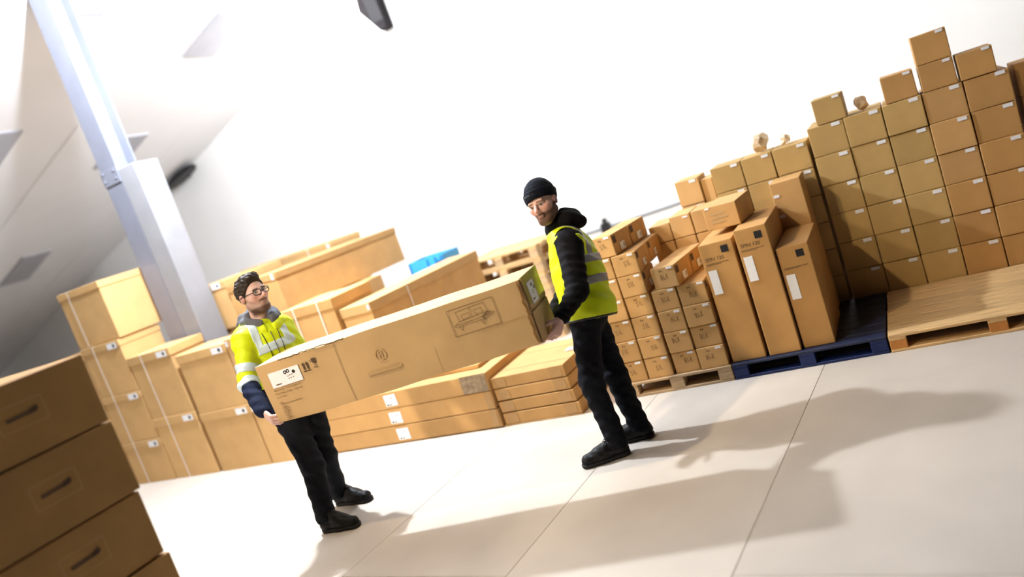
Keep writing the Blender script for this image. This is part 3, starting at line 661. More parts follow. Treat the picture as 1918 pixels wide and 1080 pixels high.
def mesh_sdf(S, lo, hi, res, name, colorfn=None):
    lo = np.array(lo, float); hi = np.array(hi, float); B = 12
    n = (np.ceil((hi - lo) / res / B).astype(int)) * B; nb = n // B
    gi = np.stack(np.meshgrid(*[np.arange(k) for k in nb], indexing='ij'), -1).reshape(-1, 3)
    cen = (lo + (gi * B + (B - 1) / 2) * res).astype(f32); d = S(cen); rad = B * res * .87
    vals = np.repeat(np.repeat(np.repeat(np.where(d.reshape(nb) > 0, 1., -1.).astype(f32), B, 0), B, 1), B, 2)
    act = np.nonzero(np.abs(d) < rad * 1.3 + .006)[0]; kp = S.near(cen[act], rad)
    loc = np.stack(np.meshgrid(*[np.arange(B)] * 3, indexing='ij'), -1).reshape(-1, 3)
    for s in range(len(act)):
        a_, b_, c_ = gi[act[s]] * B
        vals[a_:a_ + B, b_:b_ + B, c_:c_ + B] = S((lo + (loc + gi[act[s]] * B) * res).astype(f32), kp[s]).reshape(B, B, B)
    vals[0] = vals[-1] = 1; vals[:, 0] = vals[:, -1] = 1; vals[:, :, 0] = vals[:, :, -1] = 1
    sg = vals < 0
    cnt = np.zeros(np.array(sg.shape) - 1, np.int8)
    for a in (0, 1):
        for b in (0, 1):
            for c in (0, 1): cnt += sg[a:sg.shape[0] - 1 + a, b:sg.shape[1] - 1 + b, c:sg.shape[2] - 1 + c]
    cells = np.argwhere((cnt > 0) & (cnt < 8)); cid = -np.ones(cnt.shape, np.int32); cid[cells[:, 0], cells[:, 1], cells[:, 2]] = np.arange(len(cells))
    acc = np.zeros((len(cells), 3)); num = np.zeros(len(cells)); cor = [(a, b, c) for a in (0, 1) for b in (0, 1) for c in (0, 1)]
    for i in range(8):
        for j in range(i + 1, 8):
            if sum(abs(x - y) for x, y in zip(cor[i], cor[j])) != 1: continue
            ci = cells + cor[i]; cj = cells + cor[j]; va = vals[ci[:, 0], ci[:, 1], ci[:, 2]]; vb = vals[cj[:, 0], cj[:, 1], cj[:, 2]]
            m_ = (va < 0) != (vb < 0); t = np.where(m_, va / np.where(m_, va - vb, 1), 0)
            acc += np.where(m_[:, None], np.array(cor[i]) + t[:, None] * (np.array(cor[j]) - np.array(cor[i])), 0); num += m_
    verts = lo + (cells + acc / num[:, None]) * res
    quads = []
    for ax in range(3):
        a1, a2 = (ax + 1) % 3, (ax + 2) % 3
        s0 = [slice(1, -1)] * 3; s1 = [slice(1, -1)] * 3; s0[ax] = slice(0, -1); s1[ax] = slice(1, None)
        A, Bq = sg[tuple(s0)], sg[tuple(s1)]
        for flip, mk in ((False, A & ~Bq), (True, ~A & Bq)):
            e = np.argwhere(mk); off = np.array([1, 1, 1]); off[ax] = 0; e = e + off
            o1 = np.zeros(3, int); o1[a1] = 1; o2 = np.zeros(3, int); o2[a2] = 1
            q = [e - o1 - o2, e - o2, e, e - o1]; ids = np.stack([cid[k[:, 0], k[:, 1], k[:, 2]] for k in q], 1)
            quads.append(ids[:, ::-1] if flip else ids)
    quads = np.concatenate(quads)
    # light smoothing of the net
    me = bpy.data.meshes.new(name); me.from_pydata(verts.tolist(), [], quads.tolist())
    me.polygons.foreach_set('use_smooth', [True] * len(me.polygons))
    if colorfn is not None:
        col = colorfn(verts); at_ = me.color_attributes.new('Col', 'FLOAT_COLOR', 'POINT')
        at_.data.foreach_set('color', np.concatenate([col, np.ones((len(col), 1))], 1).astype(f32).ravel())
    return me
def frame(f, u):   # columns right, forward, up
    f = unit(f); u = unit(u); r = unit(np.cross(f, u)); u = np.cross(r, f); return np.stack([r, f, u], 1).astype(f32)

def vcol_mat(name, rough=.55, sss=.0, bump=.0, bscale=200, spec=.35):
    mt, nt, b = new_mat(name); N, L = nt.nodes, nt.links
    a = N.new('ShaderNodeAttribute'); a.attribute_name = 'Col'; L.new(a.outputs['Color'], b.inputs['Base Color'])
    b.inputs['Roughness'].default_value = rough; b.inputs['Specular IOR Level'].default_value = spec
    if bump:
        tc = N.new('ShaderNodeTexCoord'); nz = N.new('ShaderNodeTexNoise'); nz.inputs['Scale'].default_value = bscale; L.new(tc.outputs['Object'], nz.inputs['Vector'])
        bp = N.new('ShaderNodeBump'); bp.inputs['Strength'].default_value = bump; bp.inputs['Distance'].default_value = .003; L.new(nz.outputs['Fac'], bp.inputs['Height']); L.new(bp.outputs[0], b.inputs['Normal'])
    return mt
M['skin'] = vcol_mat('skin', .5)
M['hivis'] = plain('hi_vis_yellow', (0.60, 0.74, 0.0), .6, .06, 9, .25, 35)
M['hivisvest'] = plain('hi_vis_vest', (0.66, 0.80, 0.0), .55, .05, 7, .2, 25)
M['reflect'] = plain('reflective_tape', (0.56, 0.70, 0.80), .38, .06, 30, spec=.6)
M['reflectgrey'] = plain('reflective_tape_grey', (0.30, 0.31, 0.31), .4, .1, 30, spec=.5)
M['blackcloth'] = plain('black_fleece', (0.0065, 0.0065, 0.008), .9, .2, 20, .3, 60, spec=.12)
M['navycloth'] = plain('navy_fleece', (0.007, 0.012, 0.034), .9, .2, 20, .3, 60, spec=.15)
M['trouser'] = plain('black_work_trousers', (0.006, 0.007, 0.011), .85, .2, 20, .3, 50, spec=.15)
M['greycloth'] = plain('grey_hood_lining', (0.115, 0.12, 0.135), .9, .15, 25, .3, 60, spec=.15)
M['leather'] = plain('black_leather', (0.0055, 0.0052, 0.005), .55, .2, 20, .2, 60, spec=.22)
M['rubber'] = plain('black_rubber', (0.008, 0.008, 0.008), .7, .2, 20)
M['lace'] = plain('dark_lace', (0.012, 0.012, 0.012), .7)
M['teal'] = plain('teal_lining', (0.02, 0.12, 0.15), .7)
M['hair'] = plain('brown_hair', (0.030, 0.019, 0.012), .6, .35, 60, .5, 120, spec=.3)
M['beanie'] = plain('black_knit', (0.005, 0.007, 0.014), .85, .2, 30, .4, 120, spec=.15)
M['stitch'] = plain('grey_stitching', (0.10, 0.11, 0.13), .7)
M['glassrim'] = plain('black_spectacle_frame', (0.008, 0.008, 0.012), .3)
lm_, nt_, b_ = new_mat('spectacle_lens'); b_.inputs['Base Color'].default_value = (.75, .82, .9, 1); b_.inputs['Alpha'].default_value = .18; b_.inputs['Roughness'].default_value = .05; M['lens'] = lm_

def hand(S, wrist, fd, pn, side, curls, scale=1.0, thumb=None, spread=.0):
    """wrist point, finger direction, palm normal, side +1 if the thumb lies towards cross(fd,pn)"""
    fd = unit(fd); pn = unit(pn - fd * np.dot(fd, pn)); t = unit(np.cross(fd, pn)) * side; w = np.array(wrist, float); s = scale
    S.add(ell(w + fd * .048 * s, (.040 * s, .050 * s, .0155 * s), np.stack([t, fd, pn], 1).astype(f32)), .012)
    off = [.031, .0105, -.0105, -.030]; ln = [.93, 1.02, .96, .78]
    for i in range(4):
        kn = w + fd * (.088 + (.0, .004, .001, -.009)[i]) * s + t * off[i] * s
        S.add(rc(w + fd * .015 * s + t * off[i] * .55 * s, kn, .0125 * s, .0108 * s), .008)
        d = unit(fd + t * spread * (1.5 - i)); p = kn; a = 0
        for L, r0, r1, c in zip((.042, .027, .021), (.0098, .0088, .0080), (.0088, .0080, .0070), curls[i]):
            a += R_(c); dd = d * math.cos(a) + pn * math.sin(a); q = p + dd * L * ln[i] * s; S.add(rc(p, q, r0 * s, r1 * s), .0025); p = q
    b = w + fd * .022 * s + t * .028 * s + pn * .006 * s; th = thumb or (.75, .55, .35)
    d1 = unit(fd * .65 + t * th[0] + pn * th[2] * .6); q = b + d1 * .044 * s; S.add(rc(b, q, .0155 * s, .0115 * s), .010)
    d2 = unit(fd * .85 + t * (th[0] - th[1]) + pn * th[2]); q2 = q + d2 * .032 * s; S.add(rc(q, q2, .0108 * s, .0095 * s), .004)
    d3 = unit(fd * .95 + t * (th[0] - th[1] * 1.5) + pn * th[2] * 1.3); S.add(rc(q2, q2 + d3 * .024 * s, .0095 * s, .0078 * s), .003)

HS = 1.06
def head(S, c, fr, neckb):
    P = lambda x, y, z: np.array(c) + fr @ (np.array([x, y, z]) * HS)
    E = lambda x, y, z, r: ell(P(x, y, z), np.array(r) * HS, fr)
    S.add(E(0, -.012, .034, (.0765, .097, .084)), .02); S.add(E(0, .020, -.035, (.061, .072, .084)), .03)
    S.add(E(0, .060, -.096, (.030, .026, .022)), .03)
    for s in (-1, 1):
        S.add(rc(P(s * .053, -.005, -.055), P(s * .022, .060, -.098), .020, .019), .03); S.add(E(s * .046, .052, -.018, (.022, .026, .022)), .025)
    S.add(rc(P(-.040, .080, .022), P(.040, .080, .022), .012, .012), .018)
    S.add(rc(P(0, .090, .012), P(0, .112, -.026), .0085, .0125), .010)
    for s in (-1, 1):
        S.add(E(s * .0115, .102, -.031, (.008, .010, .008)), .006); S.sub(E(s * .031, .098, .003, (.017, .016, .010)), .010)
        S.add(E(s * .031, .074, .002, (.0135, .0135, .0125)), .002)
        S.add(rc(P(s * .017, .087, .0095), P(s * .046, .079, .009), .004, .004), .004)
    S.add(rc(P(-.018, .0885, -.0580), P(.018, .0885, -.0580), .0042, .0042), .008); S.add(rc(P(-.013, .0890, -.0670), P(.013, .0890, -.0670), .0052, .0052), .008)
    S.sub(rc(P(-.020, .0965, -.0622), P(.020, .0965, -.0622), .0012, .0012), .004)
    for s in (-1, 1): S.add(E(s * .078, -.008, -.004, (.010, .021, .032)), .008); S.sub(E(s * .088, -.004, -.002, (.006, .012, .02)), .005)
    S.add(rc(P(0, -.022, -.07), np.array(neckb) + np.array([0, 0, -.03]), .054, .062), .03)
def head_color(c, fr, skin, beard, bm_, brow, lip, iris, red, cheek=.8):
    c = np.array(c)
    def f(v):
        q = ((v - c) @ fr) / HS; x, y, z = q[:, 0], q[:, 1], q[:, 2]; ax = np.abs(x); near = (np.abs(z) < .14) & (ax < .1) & (np.abs(y) < .14)
        col = np.tile(np.array(skin), (len(v), 1)).astype(float)
        def mix(c2, w):
            nonlocal col
            w = np.clip(w, 0, 1)[:, None] * near[:, None]; col = col * (1 - w) + np.array(c2) * w
        ss = lambda e0, e1, t: np.clip((t - e0) / (e1 - e0), 0, 1)
        mix(red, .6 * np.exp(-((ax - .045) ** 2 / .0005 + (z + .022) ** 2 / .0007)) * (y > .03)); mix(red, .7 * np.exp(-(ax ** 2 / .0002 + (z + .026) ** 2 / .0003)) * (y > .08)); mix(red, .6 * (ax > .078))
        line = -.046 + .62 * np.maximum(0, .058 - y) - .006 * (ax < .02); bd = np.clip((line - z) / .014 + .5, 0, 1) * np.clip((y + .025) / .02, 0, 1) * np.clip((z + .150) / .03, 0, 1)
        bd = bd * (cheek + (1 - cheek) * np.clip((-.078 - z) / .014, 0, 1)); sp = .5 + .5 * np.sin(x * 900) * np.sin(z * 800 + y * 500)
        mix(beard, bd * bm_ * (.86 + .14 * sp))
        mix(beard, bm_ * np.clip((.034 - ax) / .008, 0, 1) * np.exp(-((z + .0505) / .006) ** 2) * (y > .06))        # moustache
        mix(lip, np.clip(1.35 - ((ax / .0195) ** 2 + ((z + .0625) / .0085) ** 2), 0, 1) * .85 * (y > .08))
        mix(brow, ss(.010, .014, ax) * ss(.052, .046, ax) * np.exp(-((z - .0235 + .15 * np.maximum(0, ax - .035)) / .0045) ** 2) * (y > .055))
        eye = np.sqrt((ax - .031) ** 2 + (y - .074) ** 2 + (z - .002) ** 2); er = np.sqrt((ax - .031) ** 2 + ((z - .002) * 1.0) ** 2)
        on = (eye < .0150) & (y > .076) & (np.abs(z - .002) < .0075)
        col[on] = (.50, .45, .43); col[on & (er < .0062)] = iris
        dk = (eye < .018) & (y > .074) & (np.abs(z - .0095) < .003); col[dk] = col[dk] * .35
        return col
    return f

def torso(S, J, fr, g=0.0, broad=1.0):
    """rib cage, waist, hips and shoulder girdle"""
    pel, ch, nk = (np.array(J[k], float) for k in ('pelvis', 'chest', 'neck')); fr = fr
    S.add(ell(pel + (ch - pel) * .05, (.168 * broad + g, .125 + g, .13 + g), fr), .05)
    S.add(ell(pel + (ch - pel) * .5, (.152 * broad + g, .118 + g, .20 + g), fr), .06)
    S.add(ell(ch + (nk - ch) * .1, (.172 * broad + g, .128 + g, .20 + g), fr), .06)
    for s in ('sL', 'sR'):
        S.add(rc(nk - fr[:, 2] * .045, np.array(J[s]), .060 + g, .066 + g), .05)
    return S
def arm(S, sh, el_, wr, r, k=.03): S.add(rc(sh, el_, r[0], r[1]), k); S.add(rc(el_, wr, r[1], r[2]), .02); return S
def leg(S, h, kn, an, r, k=.04): S.add(rc(h, kn, r[0], r[1]), k); S.add(rc(kn, an, r[1], r[2]), .03); return S

def shoe(root, toe, heel, boot, seed):
    toe = np.array([*toe, 0.], float); heel = np.array([*heel, 0.], float); d = unit(toe - heel); L = np.linalg.norm(toe - heel); sd = np.array([-d[1], d[0], 0]); z = np.array([0, 0, 1.])
    P = lambda a, h, s=0: heel + d * a * L + z * h + sd * s
    S = Sdf(); S.add(rc(P(.17, .055), P(.20, .10 if not boot else .15), .044, .043), .03); S.add(rc(P(.18, .048), P(.55, .052), .042, .043), .03); S.add(rc(P(.50, .048), P(.83, .038), .044, .040), .03)
    S.add(rc(P(.30, .095 if not boot else .125), P(.62, .062), .036, .034), .03); S.cut(half((0, 0, -1), (0, 0, .022)), .004); S.wrinkle(.0012, 60)
    if boot: S.cut(half((0, 0, 1), P(0, .165)), .004)
    else: S.cut(half(unit(z * 1 - d * .25), P(.2, .118)), .004)
    lo = np.minimum(toe, heel) - .08; hi = np.maximum(toe, heel) + .08; lo[2] = -.01; hi[2] = .21
    up = link('shoe', mesh_sdf(S, lo, hi, .0045, 'shoe'), M['leather'], parent=root)
    S = Sdf(); S.add(rc(P(.165, .02), P(.55, .02), .047, .046), .02); S.add(rc(P(.5, .02), P(.835, .02), .047, .045), .02); S.cut(half((0, 0, 1), (0, 0, .026)), .003); S.cut(half((0, 0, -1), (0, 0, .001)), .002)
    link('sole', mesh_sdf(S, lo, hi, .0045, 'sole'), M['rubber'], parent=up)
    for i in range(4):
        a = .36 + .075 * i; h = (.122 if boot else .112) - .012 * i
        tube('lace', [tuple(P(a, h - .012, -.030)), tuple(P(a + .01, h + .004, -.012)), tuple(P(a + .02, h + .004, .012)), tuple(P(a, h - .012, .030))], .0035, 'lace', up, 6)
    tube('lace_bow', [tuple(P(.36, .118)), tuple(P(.42, .128, -.02)), tuple(P(.46, .112, -.036)), tuple(P(.39, .116, -.01)), tuple(P(.43, .126, .02)), tuple(P(.47, .108, .036))], .0035, 'lace', up, 6)
    return up
def strip(root, S, cuts, lo, hi, mat, grow=.004, name='reflective_strip', res=.0055):
    T = Sdf(S); T.off(grow)
    for c in cuts: T.cut(c, 0)
    return link(name, mesh_sdf(T, lo, hi, res, name), M[mat], parent=root)
def slab(n, p0, hw):
    n = A3(unit(n)); p0 = A3(p0); return lambda p: np.abs((p - p0) @ n) - hw

# ================================================================== man in the vest (right)
J = dict(pelvis=(-2.110, 4.395, .885), chest=(-2.108, 4.462, 1.165), neck=(-2.150, 4.505, 1.410), head=(-2.178, 4.44, 1.606), sL=(-2.050, 4.345, 1.335), sR=(-2.185, 4.655, 1.340),
         eL=(-2.010, 4.160, 1.075), wL=(-2.036, 3.900, .992), eR=(-2.25, 4.56, 1.05), wR=(-2.33, 4.27, .90), kL=(-2.165, 4.262, .485), kR=(-2.085, 4.452, .45), aL=(-2.108, 4.215, .09), aR=(-2.035, 4.440, .085))
J = {k: np.array(v, float) for k, v in J.items()}
F = unit((-.975, -.22, 0)); up = unit(J['neck'] - J['pelvis']); FR = frame(F, up)
HF = frame((-.02, -.99, -.05), (-.125, -.07, .985))
man = empty('person', (-2.11, 4.33, 0)); tag(man, 'bearded person in black beanie and yellow vest carrying the right end of the carton', 'person')
root = man
def at_root(me, r): me.transform(Matrix.Translation(-r.location)); return me
BL = ((-2.60, 3.95, -.01), (-1.80, 4.90, 1.80))
hipL = J['pelvis'] - FR[:, 0] * .085 - np.array([0, 0, .03]); hipR = J['pelvis'] + FR[:, 0] * .085 - np.array([0, 0, .03])
B_ = Sdf(); torso(B_, J, FR, -.012, .92); arm(B_, J['sL'], J['eL'], J['wL'], (.048, .040, .028)); arm(B_, J['sR'], J['eR'], J['wR'], (.048, .040, .028))
leg(B_, hipL, J['kL'], J['aL'], (.075, .052, .038)); leg(B_, hipR, J['kR'], J['aR'], (.075, .052, .038))
B_.add(rc(J['aL'], J['aL'] + F * .10 + np.array([0, -.03, -.045]), .026, .02), .01); B_.add(rc(J['aR'], J['aR'] + F * .10 + np.array([0, 0, -.045]), .026, .02), .01)
head(B_, J['head'], HF, J['neck'])
curl = ((35, 45, 30), (42, 48, 30), (46, 50, 30), (50, 50, 30))
hd = unit((-.62, -.30, -.55))
hand(B_, J['wL'], (-.30, -.58, -.62), (-.88, .25, .10), -1, ((30, 62, 30), (36, 62, 30), (40, 62, 30), (44, 60, 30)), 1.0, (.62, .5, .65))
hand(B_, J['wR'], (-.35, -.85, -.1), (-.1, .1, .95), -1, ((8, 10, 8),) * 4, 1.0, (.7, .3, .1))
hc = head_color(J['head'], HF, (.66, .42, .355), (.085, .038, .018), 1.0, (.13, .06, .035), (.47, .22, .18), (.03, .035, .04), (.62, .26, .21), .92)
body = link('body', at_root(mesh_sdf(B_, (-2.62, 3.74, -.01), (-1.82, 4.86, 1.80), .0038, 'body', hc), man), M['skin'], parent=man)
# hoodie
H_ = Sdf(); torso(H_, J, FR, .010, .95); arm(H_, J['sL'], J['eL'], J['wL'] + (J['eL'] - J['wL']) * .06, (.084, .066, .045), .04); arm(H_, J['sR'], J['eR'], J['wR'] + (J['eR'] - J['wR']) * .1, (.070, .055, .043), .04)
SL = Sdf(H_)
H_.sub(rc(J['neck'] + np.array([0, 0, .02]), J['head'], .062, .07), .01); H_.wrinkle(.0035, 34); H_.cut(half((0, 0, -1), (0, 0, .86)), .005)
link('hoodie', at_root(mesh_sdf(H_, (-2.62, 3.82, .75), (-1.82, 4.86, 1.55), .006, 'hoodie'), man), M['blackcloth'], parent=man)
hb = J['neck'] - F * .035 + np.array([0, 0, .030])
D_ = Sdf(); D_.add(torus(J['neck'] + np.array([0, 0, .030]) - F * .010, unit(up + F * .45), .074, .038, .62)); D_.add(ell(hb - F * .050 + np.array([0, 0, .015]), (.098, .066, .062), FR), .04); D_.add(ell(hb - F * .095 - np.array([0, 0, .012]), (.070, .045, .040), FR), .03)
D_.sub(rc(J['neck'] + np.array([0, 0, -.02]), J['head'], .055, .06), .01); D_.wrinkle(.005, 28)
link('hood', at_root(mesh_sdf(D_, J['neck'] - .22, J['neck'] + .22, .006, 'hood'), man), M['blackcloth'], parent=man)
# trousers
T_ = Sdf(); T_.add(ell(J['pelvis'], (.165, .128, .13), FR), .05); leg(T_, hipL, J['kL'], J['aL'], (.093, .074, .064)); leg(T_, hipR, J['kR'], J['aR'], (.093, .074, .064)); T_.cut(half((0, 0, -1), (0, 0, .062)), .004); T_.wrinkle(.0045, 30)
link('trousers', at_root(mesh_sdf(T_, (-2.42, 4.05, 0), (-1.84, 4.68, 1.05), .006, 'trousers'), man), M['trouser'], parent=man)
# vest
V_ = Sdf(); torso(V_, J, FR, .026, .97); V_.add(ell(J['pelvis'] - F * .035 + up * .02, (.182, .158, .15), FR), .06); V_.add(ell(J['pelvis'] - F * .03 + up * .2, (.172, .145, .16), FR), .06); V0 = Sdf(V_)
hem = J['pelvis'] - up * .045
V_.cut(half(unit(-up + F * .10), hem), .003); V_.sub(rc(J['neck'] + up * .02 + F * .015, J['neck'] + up * .2, .088, .1), .004); V_.sub(rc(J['neck'] + up * .02 + F * .08, J['neck'] - up * .20 + F * .16, .055, .02), .004)
VB = Sdf(V_)
for s, e, o_ in (('sL', 'eL', -1), ('sR', 'eR', 1)):
    dirn = unit(J[e] - J[s]); V_.sub(rc(J[s] + FR[:, 0] * o_ * .02 - dirn * .03, J[s] + dirn * .10 + FR[:, 0] * o_ * .035, .078, .074), .004)
V_.wrinkle(.003, 22)
vlo, vhi = (-2.42, 4.10, .76), (-1.80, 4.85, 1.52)
vest = link('vest', at_root(mesh_sdf(V_, vlo, vhi, .0055, 'vest'), man), M['hivisvest'], parent=man)
for h_ in (.175, .305): vs = strip(vest, V_, [slab(up, J['pelvis'] + up * h_, .026), half(F, J['chest'] + F * .03)], vlo, vhi, 'reflectgrey'); at_root(vs.data, man)
for o_ in (-1, 1):
    vs = strip(vest, V_, [slab(FR[:, 0], J['chest'] + FR[:, 0] * o_ * .095, .024), half(-up, J['pelvis'] + up * .32), half(F, J['chest'] + F * .03)], vlo, vhi, 'reflectgrey', .003); at_root(vs.data, man)
vs = strip(vest, V_, [lambda p, n=A3(unit(-up + F * .10)), h=A3(hem): np.abs((p - h) @ n + .006) - .007], vlo, vhi, 'black', .003, 'hem_binding'); at_root(vs.data, man)
# beanie
bc = J['head']; P = lambda x, y, z: bc + HF @ (np.array([x, y, z]) * HS)
K_ = Sdf(); K_.add(ell(P(0, -.014, .050), np.array((.0885, .110, .100)) * HS, HF)); K_.wrinkle(.0012, 70); K0 = Sdf(K_); nb_ = HF @ np.array([-.10, .36, -1.]); pb = P(0, .085, .044)
K_.cut(half(nb_, pb), .004)
bn = link('beanie', at_root(mesh_sdf(K_, bc - .2, bc + .2, .0045, 'beanie'), man), M['beanie'], parent=man)
K2 = Sdf(K0); K2.off(.006); K2.cut(half(nb_, pb - HF @ np.array([0, 0, .003])), .004); K2.cut(half(-nb_, pb + HF @ np.array([0, 0, .058])), .004)
link('beanie_cuff', at_root(mesh_sdf(K2, bc - .2, bc + .2, .0045, 'beanie_cuff'), man), M['beanie'], parent=bn)
# stitched wording on the cuff (follows the curve of the knit)
bm = bmesh.new(); cen = np.array([0, -.012, .048]); cnt_ = 0
for i in range(6):
    an = R_(50 + i * 6.5); rr_ = random.Random(i + 4)
    st = [(0, .2 + .3 * rr_.random()), (.3, 1), (.5, .1), (.8, .8 * rr_.random()), (1, .5)] if i % 2 else [(.5 + .5 * math.cos(t_), .5 + .5 * math.sin(t_)) for t_ in np.linspace(.6, 5.6, 7)]
    pts = []
    for (sx, sz) in st:
        a2 = an + R_(sx * 4.6); z_ = .070 + .010 * sz; rr = math.sqrt(max(0, 1 - ((z_ - .050) / .100) ** 2)); e_ = .0070
        pts.append(P((.0885 + e_) * rr * math.cos(a2), -.014 + (.110 + e_) * rr * math.sin(a2), z_))
    for a_, b_2 in zip(pts[:-1], pts[1:]):
        dd = Vector(b_2 - a_); n_ = Vector(a_ - P(0, -.014, .050)).normalized(); sd_ = dd.cross(n_).normalized() * .0008
        bm.faces.new([bm.verts.new(Vector(a_) - sd_), bm.verts.new(Vector(b_2) - sd_), bm.verts.new(Vector(b_2) + sd_), bm.verts.new(Vector(a_) + sd_)])
me = bm_mesh(bm, 'stitched_wording'); link('stitched_wording', at_root(me, man), M['stitch'], parent=bn)
for (t_, h_, b_k) in (((-2.335, 4.085), (-2.045, 4.245), False), ((-2.255, 4.395), (-1.955, 4.460), False)):
    s_ = shoe(man, t_, h_, b_k, 1)
for o in list(COL.objects):
    if o.parent and o.parent.parent == man and o.name.split('.')[0] in ('sole', 'lace', 'lace_bow'): at_root(o.data, man)
    if o.parent == man and o.name.split('.')[0] == 'shoe': at_root(o.data, man)
# collar lining of the shoes
for an in ('aL', 'aR'):
    S = Sdf(); S.add(torus(J[an] * np.array([1, 1, 0]) + np.array([0, 0, .098]) - F * .006, unit(np.array([0, 0, 1]) + F * .2), .040, .007)); link('ankle_lining', at_root(mesh_sdf(S, J[an] - .09, J[an] + .09, .004, 'ankle_lining'), man), M['teal'], parent=man)

# ================================================================== man in the hi-vis hoodie (left)
J = dict(pelvis=(-4.105, 3.785, .875), chest=(-4.118, 3.778, 1.235), neck=(-4.140, 3.806, 1.455), head=(-4.112, 3.798, 1.640), sR=(-4.168, 3.640, 1.385), sL=(-4.085, 3.905, 1.370),
         eR=(-4.125, 3.500, 1.130), wR=(-3.915, 3.350, .955), eL=(-4.00, 3.94, 1.10), wL=(-3.78, 3.86, .845), kN=(-4.020, 3.650, .465), kF=(-4.080, 3.842, .445), aN=(-4.035, 3.603, .095), aF=(-4.240, 3.965, .095))
J = {k: np.array(v, float) for k, v in J.items()}
F = unit((.90, -.43, 0)); up = unit(J['neck'] - J['pelvis']); FR = frame(F, up)
HF = frame((.975, -.16, .10), (-.06, .0, .998))
man2 = empty('person', (-4.08, 3.78, 0)); tag(man2, 'person with glasses in yellow hooded jacket carrying the left end of the carton', 'person')
hipN = J['pelvis'] + FR[:, 0] * .085 - np.array([0, 0, .03]); hipF = J['pelvis'] - FR[:, 0] * .085 - np.array([0, 0, .03])
B_ = Sdf(); torso(B_, J, FR, -.012, .95); arm(B_, J['sL'], J['eL'], J['wL'], (.048, .040, .028)); arm(B_, J['sR'], J['eR'], J['wR'], (.048, .040, .028))
leg(B_, hipN, J['kN'], J['aN'], (.075, .052, .038)); leg(B_, hipF, J['kF'], J['aF'], (.075, .052, .038))
for a_ in ('aN', 'aF'): B_.add(rc(J[a_], J[a_] + np.array([.12, 0, -.05]), .024, .02), .01)
head(B_, J['head'], HF, J['neck'])
hand(B_, J['wR'], (.78, -.22, -.58), (.15, .80, .30), -1, ((40, 55, 30), (45, 55, 30), (48, 55, 30), (50, 55, 30)), 1.0, (.7, .5, .5))
hand(B_, J['wL'], (.35, -.9, .0), (.0, .1, .95), 1, ((8, 10, 8),) * 4, 1.0, (.7, .3, .1))
hc = head_color(J['head'], HF, (.68, .445, .385), (.070, .032, .024), .97, (.03, .017, .012), (.45, .22, .19), (.02, .013, .010), (.64, .28, .24), .50)
link('body', at_root(mesh_sdf(B_, (-4.42, 3.16, -.01), (-3.55, 4.16, 1.80), .0038, 'body', hc), man2), M['skin'], parent=man2)
jlo, jhi = (-4.42, 3.16, .70), (-3.60, 4.16, 1.56)
J_ = Sdf(); torso(J_, J, FR, .016, 1.0); arm(J_, J['sR'], J['eR'], J['wR'] + (J['eR'] - J['wR']) * .04, (.072, .060, .044), .04); arm(J_, J['sL'], J['eL'], J['wL'], (.072, .060, .046), .04)
J_.sub(rc(J['neck'] + F * .01, J['head'], .066, .07), .01); J_.wrinkle(.0045, 28); J_.cut(half((0, 0, -1), (0, 0, .80)), .006)
def armside(p, J=J): return np.minimum(rc(J['sR'], J['eR'], .0, .0)(p), rc(J['eR'], J['wR'], 0, 0)(p))
armax = unit(J['eR'] - J['sR']); farmax = unit(J['wR'] - J['eR'])
sleeve_cut = [rc(J['eR'] + farmax * .0, J['wR'] + farmax * .05, .085, .085), half(-farmax, J['eR'] + farmax * .035)]
JY = Sdf(J_); C1 = rc(J['eR'] + farmax * .08, J['wR'] + farmax * .08, .085, .085)
jk = link('jacket', at_root(mesh_sdf(J_, jlo, jhi, .0055, 'jacket'), man2), M['hivis'], parent=man2)
navy = strip(jk, J_, [rc(J['eR'] + farmax * .09, J['wR'] + farmax * .06, .10, .10), half(-farmax, J['eR'] + farmax * .052)], jlo, jhi, 'navycloth', .003, 'navy_sleeve'); at_root(navy.data, man2)
lowb = strip(jk, J_, [half(up, J['pelvis'] + up * .16), lambda p, c=A3(J['pelvis']), r=A3(FR[:, 0]): np.abs((p - c) @ r) - .20], jlo, jhi, 'navycloth', .002, 'navy_hem'); at_root(lowb.data, man2)
notarm = lambda p, J=J: .088 - np.minimum(np.minimum(rc(J['sR'] + armax * .06, J['eR'], 0, 0)(p), rc(J['eR'], J['wR'], 0, 0)(p)), np.minimum(rc(J['sL'] + np.array([.03, 0, -.08]), J['eL'], 0, 0)(p), rc(J['eL'], J['wL'], 0, 0)(p)))
for h_ in (.265, .405):
    vs = strip(jk, J_, [slab(up, J['pelvis'] + up * h_, .029), notarm], jlo, jhi, 'reflect'); at_root(vs.data, man2)
for o_ in (-1, 1):
    vs = strip(jk, J_, [slab(unit(FR[:, 0] + up * .10 * o_), J['chest'] + FR[:, 0] * o_ * .105 + up * .05, .027), half(-up, J['pelvis'] + up * .42), notarm], jlo, jhi, 'reflect', .0035); at_root(vs.data, man2)
lenR = np.linalg.norm(J['eR'] - J['sR'])
for cuts in ([slab(armax, J['sR'] + armax * lenR * .70, .030), rc(J['sR'] + armax * .1, J['eR'] + armax * .05, .10, .10)], [slab(farmax, J['eR'] + farmax * .030, .022), rc(J['eR'], J['wR'], .10, .10)]):
    vs = strip(jk, J_, cuts, jlo, jhi, 'reflect'); at_root(vs.data, man2)
